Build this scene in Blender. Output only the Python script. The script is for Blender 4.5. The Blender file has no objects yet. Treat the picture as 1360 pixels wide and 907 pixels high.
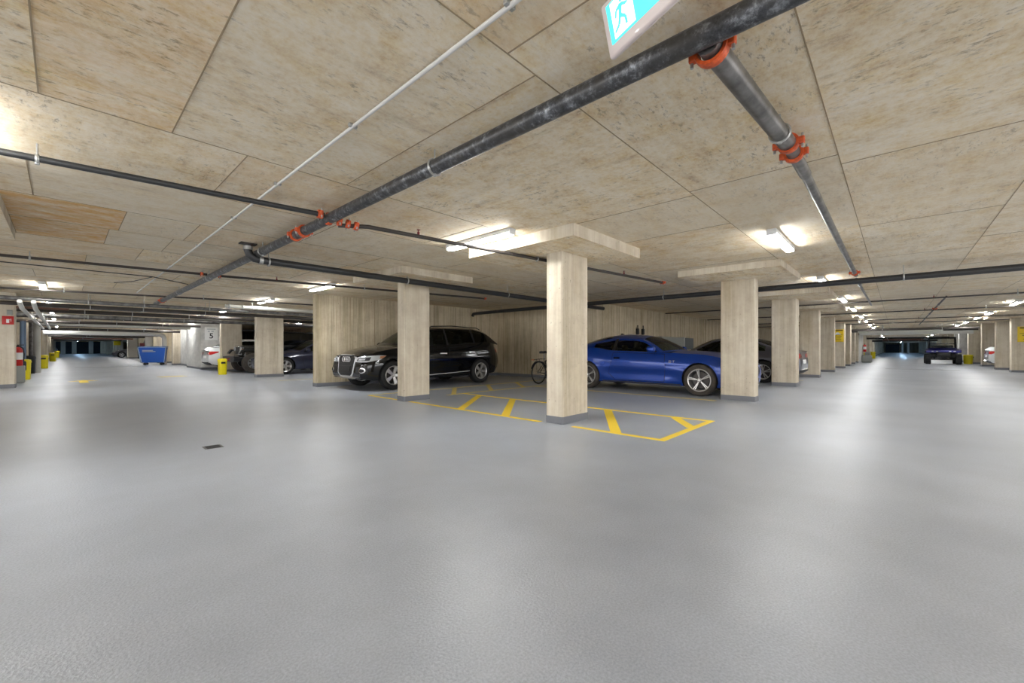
import bpy, bmesh, math, random
from math import pi, sin, cos, radians, sqrt, atan2, hypot
from mathutils import Vector, Matrix
from mathutils.bvhtree import BVHTree
random.seed(7)
SC = bpy.context.scene
COL = SC.collection
V = Vector

# ------------------------------------------------------------------ materials
MATS = {}
def srgb(r, g, b):
    f = lambda c: (c/255/12.92) if c/255 <= .04045 else ((c/255+.055)/1.055)**2.4
    return (f(r), f(g), f(b), 1)
def mat(name, col=(.5, .5, .5, 1), rough=.5, metal=0, spec=.5, coat=0, emit=None, es=1):
    m = bpy.data.materials.new(name); m.use_nodes = True
    b = m.node_tree.nodes['Principled BSDF']
    b.inputs['Base Color'].default_value = col if len(col) == 4 else (*col, 1)
    b.inputs['Roughness'].default_value = rough
    b.inputs['Metallic'].default_value = metal
    b.inputs['Specular IOR Level'].default_value = spec
    b.inputs['Coat Weight'].default_value = coat
    b.inputs['Coat Roughness'].default_value = .04
    if emit:
        b.inputs['Emission Color'].default_value = emit if len(emit) == 4 else (*emit, 1)
        b.inputs['Emission Strength'].default_value = es
    MATS[name] = m
    return m
class NT:
    """small node helper"""
    def __init__(s, m): s.t = m.node_tree; s.n = s.t.nodes; s.b = s.n['Principled BSDF']
    def new(s, ty, **kw):
        n = s.n.new(ty)
        for k, v in kw.items(): setattr(n, k, v)
        return n
    def link(s, a, b): s.t.links.new(a, b)
    def noise(s, vec, scale=5, detail=4, rough=.6, mscale=None):
        if mscale:
            mp = s.new('ShaderNodeMapping'); mp.inputs['Scale'].default_value = mscale
            s.link(vec, mp.inputs['Vector']); vec = mp.outputs['Vector']
        n = s.new('ShaderNodeTexNoise'); n.inputs['Scale'].default_value = scale
        n.inputs['Detail'].default_value = detail; n.inputs['Roughness'].default_value = rough
        s.link(vec, n.inputs['Vector']); return n.outputs['Fac']
    def ramp(s, fac, stops):
        r = s.new('ShaderNodeValToRGB'); e = r.color_ramp.elements
        while len(e) < len(stops): e.new(.5)
        for i, (p, c) in enumerate(stops):
            e[i].position = p; e[i].color = c if len(c) == 4 else (*c, 1)
        s.link(fac, r.inputs['Fac']); return r.outputs['Color']
    def mix(s, fac, a, b, mode='MIX'):
        m = s.new('ShaderNodeMix', data_type='RGBA', blend_type=mode)
        for k, v in ((0, fac), (6, a), (7, b)):
            if isinstance(v, (int, float)): m.inputs[k].default_value = v
            elif isinstance(v, tuple): m.inputs[k].default_value = v if len(v) == 4 else (*v, 1)
            else: s.link(v, m.inputs[k])
        return m.outputs[2]
    def bump(s, h, strength=.2, dist=.01):
        b = s.new('ShaderNodeBump'); b.inputs['Strength'].default_value = strength; b.inputs['Distance'].default_value = dist
        s.link(h, b.inputs['Height']); s.link(b.outputs['Normal'], s.b.inputs['Normal'])
    def pos(s):
        g = s.new('ShaderNodeNewGeometry'); return g.outputs['Position']
    def obj(s):
        g = s.new('ShaderNodeTexCoord'); return g.outputs['Object']

def G(v): return (v, v, v, 1)
def build_mats():
    # floor coating
    m = mat('floor_paint', srgb(150, 151, 154), .32, spec=.5); t = NT(m); p = t.pos()
    n1 = t.noise(p, .35, 4, .55); n2 = t.noise(p, 110, 2, .6); n3 = t.noise(p, 2.2, 5, .65)
    c = t.ramp(n1, [(.3, srgb(156, 161, 170)), (.7, srgb(174, 179, 188))])
    c = t.mix(.10, c, t.ramp(n3, [(.35, G(.2)), (.65, G(.75))]), 'OVERLAY')
    c = t.mix(.16, c, t.ramp(n2, [(.35, G(.15)), (.65, G(.85))]), 'OVERLAY')
    t.link(c, t.b.inputs['Base Color'])
    r = t.ramp(t.noise(p, 1.1, 5, .6), [(.3, G(.31)), (.7, G(.42))]); t.link(r, t.b.inputs['Roughness'])
    bn = t.noise(p, 85, 2, .5); t.bump(bn, .55, .004)
    # ceiling concrete, board texture + per panel tint
    m = mat('ceiling_concrete', rough=.85, spec=.25); t = NT(m); p = t.pos()
    at = t.new('ShaderNodeAttribute', attribute_name='tone'); tone = at.outputs['Color']
    sep = t.new('ShaderNodeSeparateColor'); t.link(tone, sep.inputs['Color'])
    gx = t.noise(p, 1, 8, .74, (1.6, 6.5, 1)); gy = t.noise(p, 1, 8, .74, (6.5, 1.6, 1))
    g = t.mix(sep.outputs['Red'], gx, gy)
    c = t.ramp(g, [(.26, srgb(184, 165, 136)), (.42, srgb(226, 209, 180)), (.58, srgb(238, 223, 196)), (.78, srgb(248, 238, 218))])
    big = t.noise(p, .9, 5, .65)
    c = t.mix(t.ramp(big, [(.38, G(.0)), (.66, G(.5))]), c, srgb(222, 204, 174))
    cloud = t.noise(p, 3.2, 7, .72)
    c = t.mix(.52, c, t.ramp(cloud, [(.32, G(.06)), (.52, G(.54)), (.70, G(.76))]), 'OVERLAY')
    spk = t.noise(p, 24, 5, .75)
    c = t.mix(.36, c, t.ramp(spk, [(.34, G(.1)), (.5, G(.52)), (.66, G(.8))]), 'OVERLAY')
    fx = t.noise(p, 1, 6, .75, (13, 30, 1)); fy = t.noise(p, 1, 6, .75, (30, 13, 1))
    f = t.mix(sep.outputs['Red'], fx, fy)
    msk = t.ramp(t.noise(p, 1.9, 4, .65), [(.42, G(.12)), (.58, G(1))])
    c = t.mix(t.mix(1.0, t.ramp(f, [(.545, G(0)), (.65, G(.72))]), msk, 'MULTIPLY'), c, srgb(126, 108, 88))
    pits = t.noise(p, 70, 2, .5)
    c = t.mix(t.ramp(pits, [(.72, G(0)), (.76, G(.55))]), c, srgb(110, 96, 80))
    st = t.ramp(t.noise(p, 1, 6, .75, (4, 9, 1)), [(.36, G(.0)), (.62, G(1))])
    c = t.mix(t.mix(1.0, sep.outputs['Green'], st, 'MULTIPLY'), c, srgb(214, 158, 74), 'MIX')
    c = t.mix(sep.outputs['Blue'], c, srgb(216, 206, 188), 'MIX')
    t.link(c, t.b.inputs['Base Color']); t.bump(f, .3, .004)
    m = mat('joint_concrete', srgb(158, 140, 114), .9, spec=.2)
    # pillar and wall concrete: board marked, vertical
    for nm, lo, hi, q in (('pillar_concrete', (184, 172, 150), (210, 200, 182), .16), ('wall_concrete', (172, 158, 130), (206, 193, 168), .36)):
        m = mat(nm, rough=.85, spec=.25); t = NT(m); p = t.pos()
        v1 = t.noise(p, 1, 4, .6, (5, 5, .25)); v2 = t.noise(p, 1, 3, .6, (38, 38, .8)); v3 = t.noise(p, 3, 6, .7)
        c = t.ramp(v1, [(.3, srgb(*lo)), (.62, srgb(*hi))])
        c = t.mix(q*.5, c, t.ramp(v2, [(.36, G(.05)), (.6, G(.8))]), 'OVERLAY')
        c = t.mix(.35, c, t.ramp(v3, [(.3, G(.25)), (.7, G(.7))]), 'OVERLAY')
        pit = t.noise(p, 26, 2, .5)
        c = t.mix(t.ramp(pit, [(.70, G(0)), (.75, G(.5))]), c, srgb(96, 86, 72))
        stn = t.noise(p, 1, 4, .6, (1.5, 1.5, .4))
        c = t.mix(t.ramp(stn, [(.55, G(0)), (.75, G(.35))]), c, srgb(168, 144, 96))
        t.link(c, t.b.inputs['Base Color']); t.bump(v2, .3*q+.1, .006)
    m = mat('block_white', srgb(205, 203, 198), .7); t = NT(m); p = t.pos()
    t.link(t.ramp(t.noise(p, 4, 4), [(.3, srgb(186, 184, 180)), (.7, srgb(214, 212, 207))]), t.b.inputs['Base Color'])
    mat('base_paint', srgb(112, 114, 120), .5)
    # galvanised, mottled main
    m = mat('mottled_steel', srgb(90, 92, 96), .42, .55); t = NT(m); p = t.pos()
    a = t.noise(p, 16, 6, .75); b_ = t.noise(p, 5, 3, .6)
    c = t.ramp(a, [(.34, srgb(36, 36, 38)), (.52, srgb(84, 86, 90)), (.70, srgb(176, 180, 186))])
    c = t.mix(t.ramp(b_, [(.4, G(.1)), (.65, G(.75))]), c, srgb(76, 74, 72))
    t.link(c, t.b.inputs['Base Color'])
    m = mat('steel_pipe', srgb(106, 104, 102), .38, .6); t = NT(m); p = t.pos()
    t.link(t.ramp(t.noise(p, 7, 5, .6), [(.3, srgb(78, 76, 74)), (.7, srgb(140, 138, 136))]), t.b.inputs['Base Color'])
    mat('black_pipe', srgb(46, 46, 47), .45, .1); mat('dark_pipe', srgb(64, 58, 54), .55, .2)
    mat('white_conduit', srgb(206, 204, 200), .45); mat('pale_pipe', srgb(196, 194, 186), .5)
    mat('blue_grey_pipe', srgb(96, 116, 140), .35, .3); mat('copper', srgb(112, 80, 68), .5, .3)
    m = mat('orange_paint', srgb(206, 84, 34), .45); t = NT(m)
    t.link(t.ramp(t.noise(t.obj(), 30, 4), [(.3, srgb(158, 58, 26)), (.6, srgb(216, 92, 40))]), t.b.inputs['Base Color'])
    mat('zinc', srgb(176, 176, 174), .35, .7)
    m = mat('line_yellow', srgb(240, 208, 60), .5); t = NT(m); p = t.pos()
    c = t.mix(t.ramp(t.noise(p, 14, 5, .7), [(.58, G(0)), (.72, G(.6))]), srgb(246, 212, 60), srgb(206, 190, 130))
    t.link(c, t.b.inputs['Base Color'])
    m = mat('faded_line', srgb(190, 178, 112), .5); t = NT(m); p = t.pos()
    c = t.mix(t.ramp(t.noise(p, 10, 5, .7), [(.5, G(0)), (.75, G(.7))]), srgb(228, 204, 104), srgb(182, 176, 150))
    t.link(c, t.b.inputs['Base Color'])
    mat('yellow_plastic', srgb(232, 214, 20), .4); mat('yellow_sign', srgb(230, 196, 12), .45)
    mat('sign_ink', srgb(84, 66, 10), .5); mat('sign_white', srgb(236, 236, 234), .45); mat('sign_black', srgb(40, 42, 44), .5)
    mat('sign_grey', srgb(186, 190, 194), .5)
    mat('red_paint', srgb(190, 26, 22), .35); mat('dark_red', srgb(120, 30, 30), .5)
    mat('lamp_body', srgb(225, 226, 226), .5)
    m = mat('lamp_glow', (1, 1, 1), .5, emit=(.97, .99, 1), es=LAMP)
    m = mat('lamp_glow_blue', (1, 1, 1), .5, emit=(.45, .7, 1), es=LAMP*1.3)
    mat('exit_frame', srgb(222, 208, 204), .35, coat=.3)
    mat('exit_teal', (.1, .8, .75), .5, emit=srgb(70, 214, 206), es=.55)
    mat('exit_white', (1, 1, 1), .5, emit=(.97, 1, 1), es=.7)
    # car finishes
    mat('paint_black', srgb(5, 6, 10), .12, .0, .35, .55)
    m = mat('paint_blue', (.001, .04, .29), .28, .4, .5, .6)
    mat('paint_grey', srgb(88, 88, 98), .3, .4, .5, 1.0); mat('paint_silver', srgb(188, 192, 196), .3, .5, .5, 1.0)
    mat('paint_navy', srgb(38, 42, 66), .3, .3, .5, 1.0); mat('paint_white', srgb(228, 228, 228), .3, 0, .5, 1.0)
    mat('paint_dark', srgb(24, 25, 28), .25, .2, .5, 1.0); mat('paint_violet', srgb(34, 34, 118), .3, .3, .5, .8)
    mat('plastic_black', srgb(22, 22, 23), .5); mat('skirt_grey', srgb(84, 80, 78), .5)
    mat('cabin_dark', srgb(16, 16, 17), .85); mat('seat_cloth', srgb(44, 44, 46), .8)
    m = mat('tyre', srgb(54, 49, 44), .75); t = NT(m)
    t.link(t.ramp(t.noise(t.obj(), 8, 4), [(.3, srgb(46, 42, 38)), (.7, srgb(74, 66, 58))]), t.b.inputs['Base Color'])
    mat('tyre_dark', srgb(30, 30, 30), .75)
    mat('alloy', srgb(206, 204, 202), .28, .75); mat('alloy_dark', srgb(30, 30, 32), .5, .1); mat('trim_bright', srgb(224, 224, 226), .22, .45, .6, .6)
    mat('chrome', srgb(226, 226, 228), .12, 1.0); mat('lamp_clear', srgb(206, 208, 212), .12, .3, .6, 1.0)
    mat('lamp_amber', srgb(176, 124, 92), .2, 0, .6, 1.0); mat('lamp_red', srgb(186, 26, 26), .2, 0, .6, 1.0)
    mat('disc', srgb(84, 80, 78), .45, .5)
    m = bpy.data.materials.new('car_glass'); m.use_nodes = True; MATS['car_glass'] = m
    nt = m.node_tree; nt.nodes.clear()
    o = nt.nodes.new('ShaderNodeOutputMaterial'); mx = nt.nodes.new('ShaderNodeMixShader')
    tr = nt.nodes.new('ShaderNodeBsdfTransparent'); tr.inputs[0].default_value = (.42, .47, .40, 1)
    gl = nt.nodes.new('ShaderNodeBsdfGlossy'); gl.inputs['Roughness'].default_value = .03
    fr = nt.nodes.new('ShaderNodeFresnel'); fr.inputs[0].default_value = 1.5
    nt.links.new(fr.outputs[0], mx.inputs[0]); nt.links.new(tr.outputs[0], mx.inputs[1]); nt.links.new(gl.outputs[0], mx.inputs[2])
    nt.links.new(mx.outputs[0], o.inputs[0])
    m2 = m.copy(); m2.name = 'clear_glass'; MATS['clear_glass'] = m2; [q for q in m2.node_tree.nodes if q.type == 'BSDF_TRANSPARENT'][0].inputs[0].default_value = (.88, .9, .88, 1)
    mat('glass_dark', srgb(8, 9, 10), .05, 0, .7, 1.0)
    m = mat('bin_blue', srgb(24, 84, 178), .4)
    mat('bin_dark_blue', srgb(22, 52, 120), .5); mat('bin_trim', srgb(150, 170, 196), .4)
    mat('rubber', srgb(28, 28, 28), .7); mat('grey_box', srgb(84, 90, 92), .5); mat('pale_box', srgb(150, 152, 146), .5)
    mat('door_brown', srgb(96, 66, 30), .6); mat('dark_gate', srgb(38, 46, 56), .6); mat('blue_wall', srgb(140, 160, 190), .7)
    mat('duct_white', srgb(218, 216, 210), .5); mat('beam_paint', srgb(190, 190, 184), .7)
    mat('drain', srgb(104, 104, 104), .6); mat('black_bag', srgb(34, 34, 38), .35); mat('saddle', srgb(46, 42, 42), .6)
    mat('bike_frame', srgb(24, 24, 26), .35, .2, .5, .5); mat('spoke', srgb(120, 118, 112), .4, .6)
LAMP = 50.0

# ------------------------------------------------------------------ mesh builder
class MB:
    def __init__(s): s.v = []; s.f = []; s.m = []; s.sm = []
    def add(s, vs, fs, mi=0, smooth=False):
        o = len(s.v); s.v += [tuple(q) for q in vs]
        for f in fs: s.f.append(tuple(o+i for i in f)); s.m.append(mi); s.sm.append(smooth)
        return s
    def box(s, a, b, mi=0, M=None):
        x0, y0, z0 = a; x1, y1, z1 = b
        if x0 > x1: x0, x1 = x1, x0
        if y0 > y1: y0, y1 = y1, y0
        if z0 > z1: z0, z1 = z1, z0
        vs = [V((x, y, z)) for z in (z0, z1) for (x, y) in ((x0, y0), (x1, y0), (x1, y1), (x0, y1))]
        if M: vs = [M @ q for q in vs]
        return s.add(vs, [(3, 2, 1, 0), (4, 5, 6, 7), (0, 1, 5, 4), (1, 2, 6, 5), (2, 3, 7, 6), (3, 0, 4, 7)], mi)
    def rbox(s, a, b, r=.01, mi=0, M=None, seg=3):
        """box with rounded edges"""
        bm = bmesh.new(); bmesh.ops.create_cube(bm, size=1)
        c = [(a[i]+b[i])/2 for i in range(3)]; d = [abs(b[i]-a[i]) for i in range(3)]
        for q in bm.verts: q.co = V([c[i]+q.co[i]*d[i] for i in range(3)])
        bmesh.ops.bevel(bm, geom=bm.edges[:], offset=min(r, min(d)*.49), segments=seg, profile=.5, affect='EDGES')
        bm.verts.index_update()
        vs = [(M @ q.co) if M else q.co.copy() for q in bm.verts]
        s.add(vs, [tuple(q.index for q in f.verts) for f in bm.faces], mi, True); bm.free(); return s
    def frame(s, d):
        d = V(d).normalized(); u = d.cross(V((0, 0, 1)))
        if u.length < .01: u = V((1, 0, 0))
        u.normalize(); return u, d.cross(u).normalized()
    def tube(s, pts, r, n=12, mi=0, caps=True, closed=False):
        pts = [V(q) for q in pts]; k = len(pts); rs = r if isinstance(r, (list, tuple)) else [r]*k
        ring = []; up = None
        for i, q in enumerate(pts):
            if closed: d = (pts[(i+1) % k]-pts[i-1])
            else: d = pts[min(i+1, k-1)]-pts[max(i-1, 0)]
            d.normalize()
            if up is None: u, w = s.frame(d)
            else:
                w = d.cross(up); 
                if w.length < 1e-6: u, w = s.frame(d)
                else: w.normalize(); u = w.cross(d)
            up = u
            w = d.cross(u)
            for j in range(n):
                a = 2*pi*j/n; ring.append(q+(u*cos(a)+w*sin(a))*rs[i])
        fs = []
        for i in range(k if closed else k-1):
            for j in range(n):
                a = i*n+j; b = i*n+(j+1) % n; e = ((i+1) % k)*n
                fs.append((a, b, e+(j+1) % n, e+j))
        o = len(s.v); s.add(ring, fs, mi, True)
        if caps and not closed:
            s.f.append(tuple(o+j for j in range(n))[::-1]); s.m.append(mi); s.sm.append(False)
            s.f.append(tuple(o+(k-1)*n+j for j in range(n))); s.m.append(mi); s.sm.append(False)
        return s
    def lathe(s, prof, n=32, axis='z', c=(0, 0, 0), mi=0, closed=False):
        """prof: (radius, height) list"""
        vs = []
        for (r, h) in prof:
            for j in range(n):
                a = 2*pi*j/n
                if axis == 'z': q = (r*cos(a), r*sin(a), h)
                elif axis == 'y': q = (r*cos(a), h, r*sin(a))
                else: q = (h, r*cos(a), r*sin(a))
                vs.append((c[0]+q[0], c[1]+q[1], c[2]+q[2]))
        fs = []; k = len(prof)
        for i in range(k if closed else k-1):
            for j in range(n):
                e = ((i+1) % k)*n
                fs.append((i*n+j, i*n+(j+1) % n, e+(j+1) % n, e+j))
        return s.add(vs, fs, mi, True)
    def prism(s, poly, h0, h1, plane='xy', mi=0, M=None):
        def q(a, b, h):
            r = V((a, b, h)) if plane == 'xy' else V((a, h, b)) if plane == 'xz' else V((h, a, b))
            return M @ r if M else r
        n = len(poly)
        vs = [q(a, b, h0) for a, b in poly]+[q(a, b, h1) for a, b in poly]
        fs = [tuple(range(n))[::-1], tuple(range(n, 2*n))]+[(i, (i+1) % n, n+(i+1) % n, n+i) for i in range(n)]
        return s.add(vs, fs, mi)
    def grid(s, P, nu, nv, mi=0, skip=None, smooth=True):
        vs = [P(i/nu, j/nv) for i in range(nu+1) for j in range(nv+1)]
        fs = [(i*(nv+1)+j, (i+1)*(nv+1)+j, (i+1)*(nv+1)+j+1, i*(nv+1)+j+1) for i in range(nu) for j in range(nv) if not (skip and skip(i, j))]
        return s.add(vs, fs, mi, smooth)
    def mesh(s, name, mats):
        me = bpy.data.meshes.new(name); me.from_pydata([tuple(q) for q in s.v], [], s.f)
        for q in mats: me.materials.append(MATS[q] if isinstance(q, str) else q)
        for i, p in enumerate(me.polygons): p.material_index = min(s.m[i], len(mats)-1); p.use_smooth = s.sm[i]
        bm = bmesh.new(); bm.from_mesh(me)
        bmesh.ops.remove_doubles(bm, verts=bm.verts, dist=1e-5); bmesh.ops.delete(bm, geom=[q for q in bm.verts if not q.link_faces], context='VERTS')
        bmesh.ops.recalc_face_normals(bm, faces=bm.faces); bm.to_mesh(me); bm.free()
        try: me.set_sharp_from_angle(angle=radians(42))
        except Exception: pass
        return me
    def build(s, name, mats, parent=None, loc=None, rz=0, **tg):
        if isinstance(mats, str): mats = [mats]
        o = bpy.data.objects.new(name, s.mesh(name, mats)); COL.objects.link(o)
        if parent: o.parent = parent
        if loc: o.location = loc
        if rz: o.rotation_euler.z = rz
        tag(o, **tg); return o
def tag(o, label=None, cat=None, group=None, kind=None):
    if label: o['label'] = label
    if cat: o['category'] = cat
    if group: o['group'] = group
    if kind: o['kind'] = kind
    return o
def empty(name, loc=(0, 0, 0), rz=0, **tg):
    o = bpy.data.objects.new(name, None); COL.objects.link(o); o.location = loc; o.rotation_euler = (0, 0, rz)
    o.empty_display_size = .1
    return tag(o, **tg)
def copy_tree(o, parent=None, loc=None, rz=None, label=None, group=None):
    c = o.copy(); COL.objects.link(c)
    if parent: c.parent = parent
    if loc is not None: c.location = loc
    if rz is not None: c.rotation_euler.z = rz
    if label: c['label'] = label
    if group: c['group'] = group
    for ch in list(o.children): copy_tree(ch, c)
    return c
def arc(c, r, a0, a1, n, f):
    return [f(c[0]+r*cos(a0+(a1-a0)*i/n), c[1]+r*sin(a0+(a1-a0)*i/n)) for i in range(n+1)]
def K(x, ks):
    """smooth monotone interpolation through (x, value) keys"""
    ks = sorted(ks)
    if x <= ks[0][0]: return ks[0][1]
    if x >= ks[-1][0]: return ks[-1][1]
    n = len(ks)
    for i in range(n-1):
        if ks[i][0] <= x <= ks[i+1][0]:
            h = ks[i+1][0]-ks[i][0]; d = (ks[i+1][1]-ks[i][1])/h
            def sl(j):
                if j <= 0 or j >= n-1: return None
                a = (ks[j][1]-ks[j-1][1])/(ks[j][0]-ks[j-1][0]); b = (ks[j+1][1]-ks[j][1])/(ks[j+1][0]-ks[j][0])
                return 0 if a*b <= 0 else 2*a*b/(a+b)
            m0 = sl(i); m1 = sl(i+1)
            m0 = d if m0 is None else m0; m1 = d if m1 is None else m1
            t = (x-ks[i][0])/h
            return (2*t**3-3*t*t+1)*ks[i][1]+(t**3-2*t*t+t)*h*m0+(-2*t**3+3*t*t)*ks[i+1][1]+(t**3-t*t)*h*m1
build_mats()
# ------------------------------------------------------------------ cars
def bool_cut(o, cutters):
    for c in cutters:
        md = o.modifiers.new('cut', 'BOOLEAN'); md.operation = 'DIFFERENCE'; md.solver = 'EXACT'; md.object = c
    dg = bpy.context.evaluated_depsgraph_get(); dg.update()
    me = bpy.data.meshes.new_from_object(o.evaluated_get(dg))
    o.modifiers.clear(); old = o.data; o.data = me; me.name = old.name
    for c in cutters: bpy.data.objects.remove(c)
class Body:
    """lofted lower car body; x forward, origin on the ground midway between the axles"""
    def __init__(s, S):
        s.S = S; S.setdefault('bulge', .04)
    def w(s, x): return K(x, s.S['w'])
    def zb(s, x): return K(x, s.S['zb'])
    def zs(s, x): return K(x, s.S['zs'])
    def zc(s, x): return max(K(x, s.S['zc']), s.zs(x)+.004)
    def wt(s, x): return s.w(x)*K(x, s.S.get('wt', [(-3, .93), (3, .93)]))
    def prof(s, x):
        w, zb, zs, zc, wt = s.w(x), s.zb(x), s.zs(x), s.zc(x), s.wt(x)
        pts = [(0, zb), (w*.5, zb), (w*.88, zb)]
        N = 18
        for i in range(N+1):
            t = i/N; z = zb+.015+(zs-.0-zb-.015)*t
            y = w-.06*w*(1-t)**4-(w-wt)*max(0, (t-.45)/.55)**2.6
            cr = s.S.get('crease', .66)
            y -= .012*math.exp(-((t-cr+.04)/.05)**2)*K(x, [(-2.2, 0), (-1.6, 1), (1.5, 1), (2.2, 0)])
            y -= s.S.get('scoop', .018)*math.exp(-((t-.30)/.16)**2)*K(x, [(-1.05, 0), (-.6, 1), (.7, 1), (1.1, 0)])
            pts.append((y, z))
        for i in range(1, 9):
            q = i/8; pts.append((wt*(1-q), zs+(zc-zs)*sin(min(1, q*1.25)*pi/2)))
        return pts
    def make(s, name, mats, parent):
        S = s.S; x0, x1 = S['x0'], S['x1']; n = 90
        xs = [x0+(x1-x0)*(.5-.5*cos(pi*(i/n)))*1.0 for i in range(n+1)]
        rings = []
        for x in xs:
            p = s.prof(x); bow = S.get('bow', .10)
            rg = [(y, z) for y, z in p]+[(-y, z) for y, z in p[-2:0:-1]]
            out = []
            for (y, z) in rg:
                e1 = K(x, [(x1-.5, 0), (x1, 1)]); e0 = K(x, [(x0, 1), (x0+.5, 0)])
                dx = -bow*e1*(abs(y)/.9)**2.2+bow*e0*(abs(y)/.9)**2.2
                zr = K(z, S['nose']) if 'nose' in S else 0
                zt = K(z, S['tail']) if 'tail' in S else 0
                out.append((x+dx+e1*zr-e0*zt, y, z))
            rings.append(out)
        m = len(rings[0]); mb = MB()
        vs = [q for r in rings for q in r]; fs = []
        for i in range(n):
            for j in range(m):
                fs.append((i*m+j, i*m+(j+1) % m, (i+1)*m+(j+1) % m, (i+1)*m+j))
        h = m//2
        for e in (0, n):          # end faces as strips left-right
            o = e*m
            for j in range(h):
                a, b, c, d = o+j, o+j+1, o+(m-j-1) % m, o+(m-j) % m
                q = []
                for k in (a, b, c, d):
                    if k not in q: q.append(k)
                if len(q) > 2: fs.append(tuple(q))
        mb.add(vs, fs, 0, True)
        o = mb.build(name, mats, parent)
        # wheel arches
        cut = []
        for ax in S['axles']:
            for sd in (1, -1):
                y1 = s.w(ax)*1.2; y0 = s.w(ax)-.30
                c = MB().lathe([(0, sd*y0), (S['ar'], sd*y0), (S['ar'], sd*y1), (0, sd*y1)], 48, 'y', (ax, 0, S['az'])).build('cutter', ['cabin_dark'])
                cut.append(c)
        par = o.parent; o.parent = None
        bool_cut(o, cut); o.parent = par
        me = o.data
        while len(me.materials) < len(mats): me.materials.append(None)
        for i, q in enumerate(mats): me.materials[i] = MATS[q]
        cx0, cx1 = S['cab']
        for p in me.polygons:
            c = p.center; k = 0
            for ax in S['axles']:
                r = hypot(c.x-ax, c.z-S['az'])
                if r < S['ar']+.004 and abs(c.y) < s.w(ax)-.015 and abs(c.y) > s.w(ax)-.34 and (abs(r-S['ar']) < .012 or abs(p.normal.y) > .95 and r < S['ar']-.02 and abs(c.y) < s.w(ax)-.2): k = 1
            if p.normal.z > .55 and cx0 < c.x < cx1 and abs(c.y) < s.wt(c.x)-.05: k = 1
            if p.normal.z < -.7: k = 1
            p.material_index = k
        s.o = o
        bm = bmesh.new(); bm.from_mesh(me); s.bvh = BVHTree.FromBMesh(bm); bm.free()
        try: me.set_sharp_from_angle(angle=radians(38))
        except Exception: pass
        return o
    def decal(s, pts, ang=90, off=.003, thick=None, step=.05, mb=None, mi=0, r2=None):
        """panel following the body; pts (a, z); ang = direction it faces (deg, 0 front, 90 left side, -90 right, 180 rear);
        a runs along x for the sides, along +y (car's left) for front and rear"""
        th = radians(ang); n = V((cos(th), sin(th), 0)); t = V((abs(sin(th)), -cos(th) if sin(th) > 0 else cos(th), 0))
        if abs(sin(th)) < .02: t = V((0, 1, 0))
        bm = bmesh.new(); bm.faces.new([bm.verts.new((a, z, 0)) for a, z in pts])
        a0 = min(p[0] for p in pts); a1 = max(p[0] for p in pts); z0 = min(p[1] for p in pts); z1 = max(p[1] for p in pts)
        k = a0+step
        while k < a1-1e-4:
            bmesh.ops.bisect_plane(bm, geom=bm.verts[:]+bm.edges[:]+bm.faces[:], plane_co=(k, 0, 0), plane_no=(1, 0, 0)); k += step
        k = z0+step
        while k < z1-1e-4:
            bmesh.ops.bisect_plane(bm, geom=bm.verts[:]+bm.edges[:]+bm.faces[:], plane_co=(0, k, 0), plane_no=(0, 1, 0)); k += step
        vs = []; last = None; miss = []
        for i, q in enumerate(bm.verts):
            a, z = q.co.x, q.co.y
            org = n*6+t*a+V((0, 0, z)); h, nr, idx, d = s.bvh.ray_cast(org, -n)
            if h is None: miss.append(i); vs.append(None)
            else: last = h; vs.append(h)
        for i in miss:
            bm.verts.ensure_lookup_table(); q = bm.verts[i].co; best = min((j for j in range(len(vs)) if vs[j] is not None and j not in miss), key=lambda j: (bm.verts[j].co-q).length, default=None)
            vs[i] = n*1+t*q.x+V((0, 0, q.y)) if best is None else V((vs[best].x, vs[best].y, vs[best].z))
        bm.verts.index_update()
        mb = mb or MB()
        fs = [tuple(q.index for q in f.verts) for f in bm.faces]
        outer = [p+n*off for p in vs]; inner = [p-n*.006 for p in vs]
        k = len(vs); be = [(e.verts[0].index, e.verts[1].index) for e in bm.edges if len(e.link_faces) == 1]
        mb.add(outer+inner, fs+[tuple(k+i for i in f[::-1]) for f in fs]+[(a, b, k+b, k+a) for a, b in be], mi, True)
        bm.free(); return mb
    def strip(s, path, ang, wd=.01, off=.002, mb=None, mi=0, step=.08):
        mb = mb or MB()
        for (a, b) in zip(path, path[1:]):
            d = V((b[0]-a[0], b[1]-a[1])); L = d.length
            if L < 1e-5: continue
            d /= L; nn = V((-d.y, d.x))*wd/2; e = d*wd*.3
            s.decal([(a[0]-e.x+nn.x, a[1]-e.y+nn.y), (b[0]+e.x+nn.x, b[1]+e.y+nn.y), (b[0]+e.x-nn.x, b[1]+e.y-nn.y), (a[0]-e.x-nn.x, a[1]-e.y-nn.y)], ang, off, mb=mb, mi=mi, step=step)
        return mb

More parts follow.
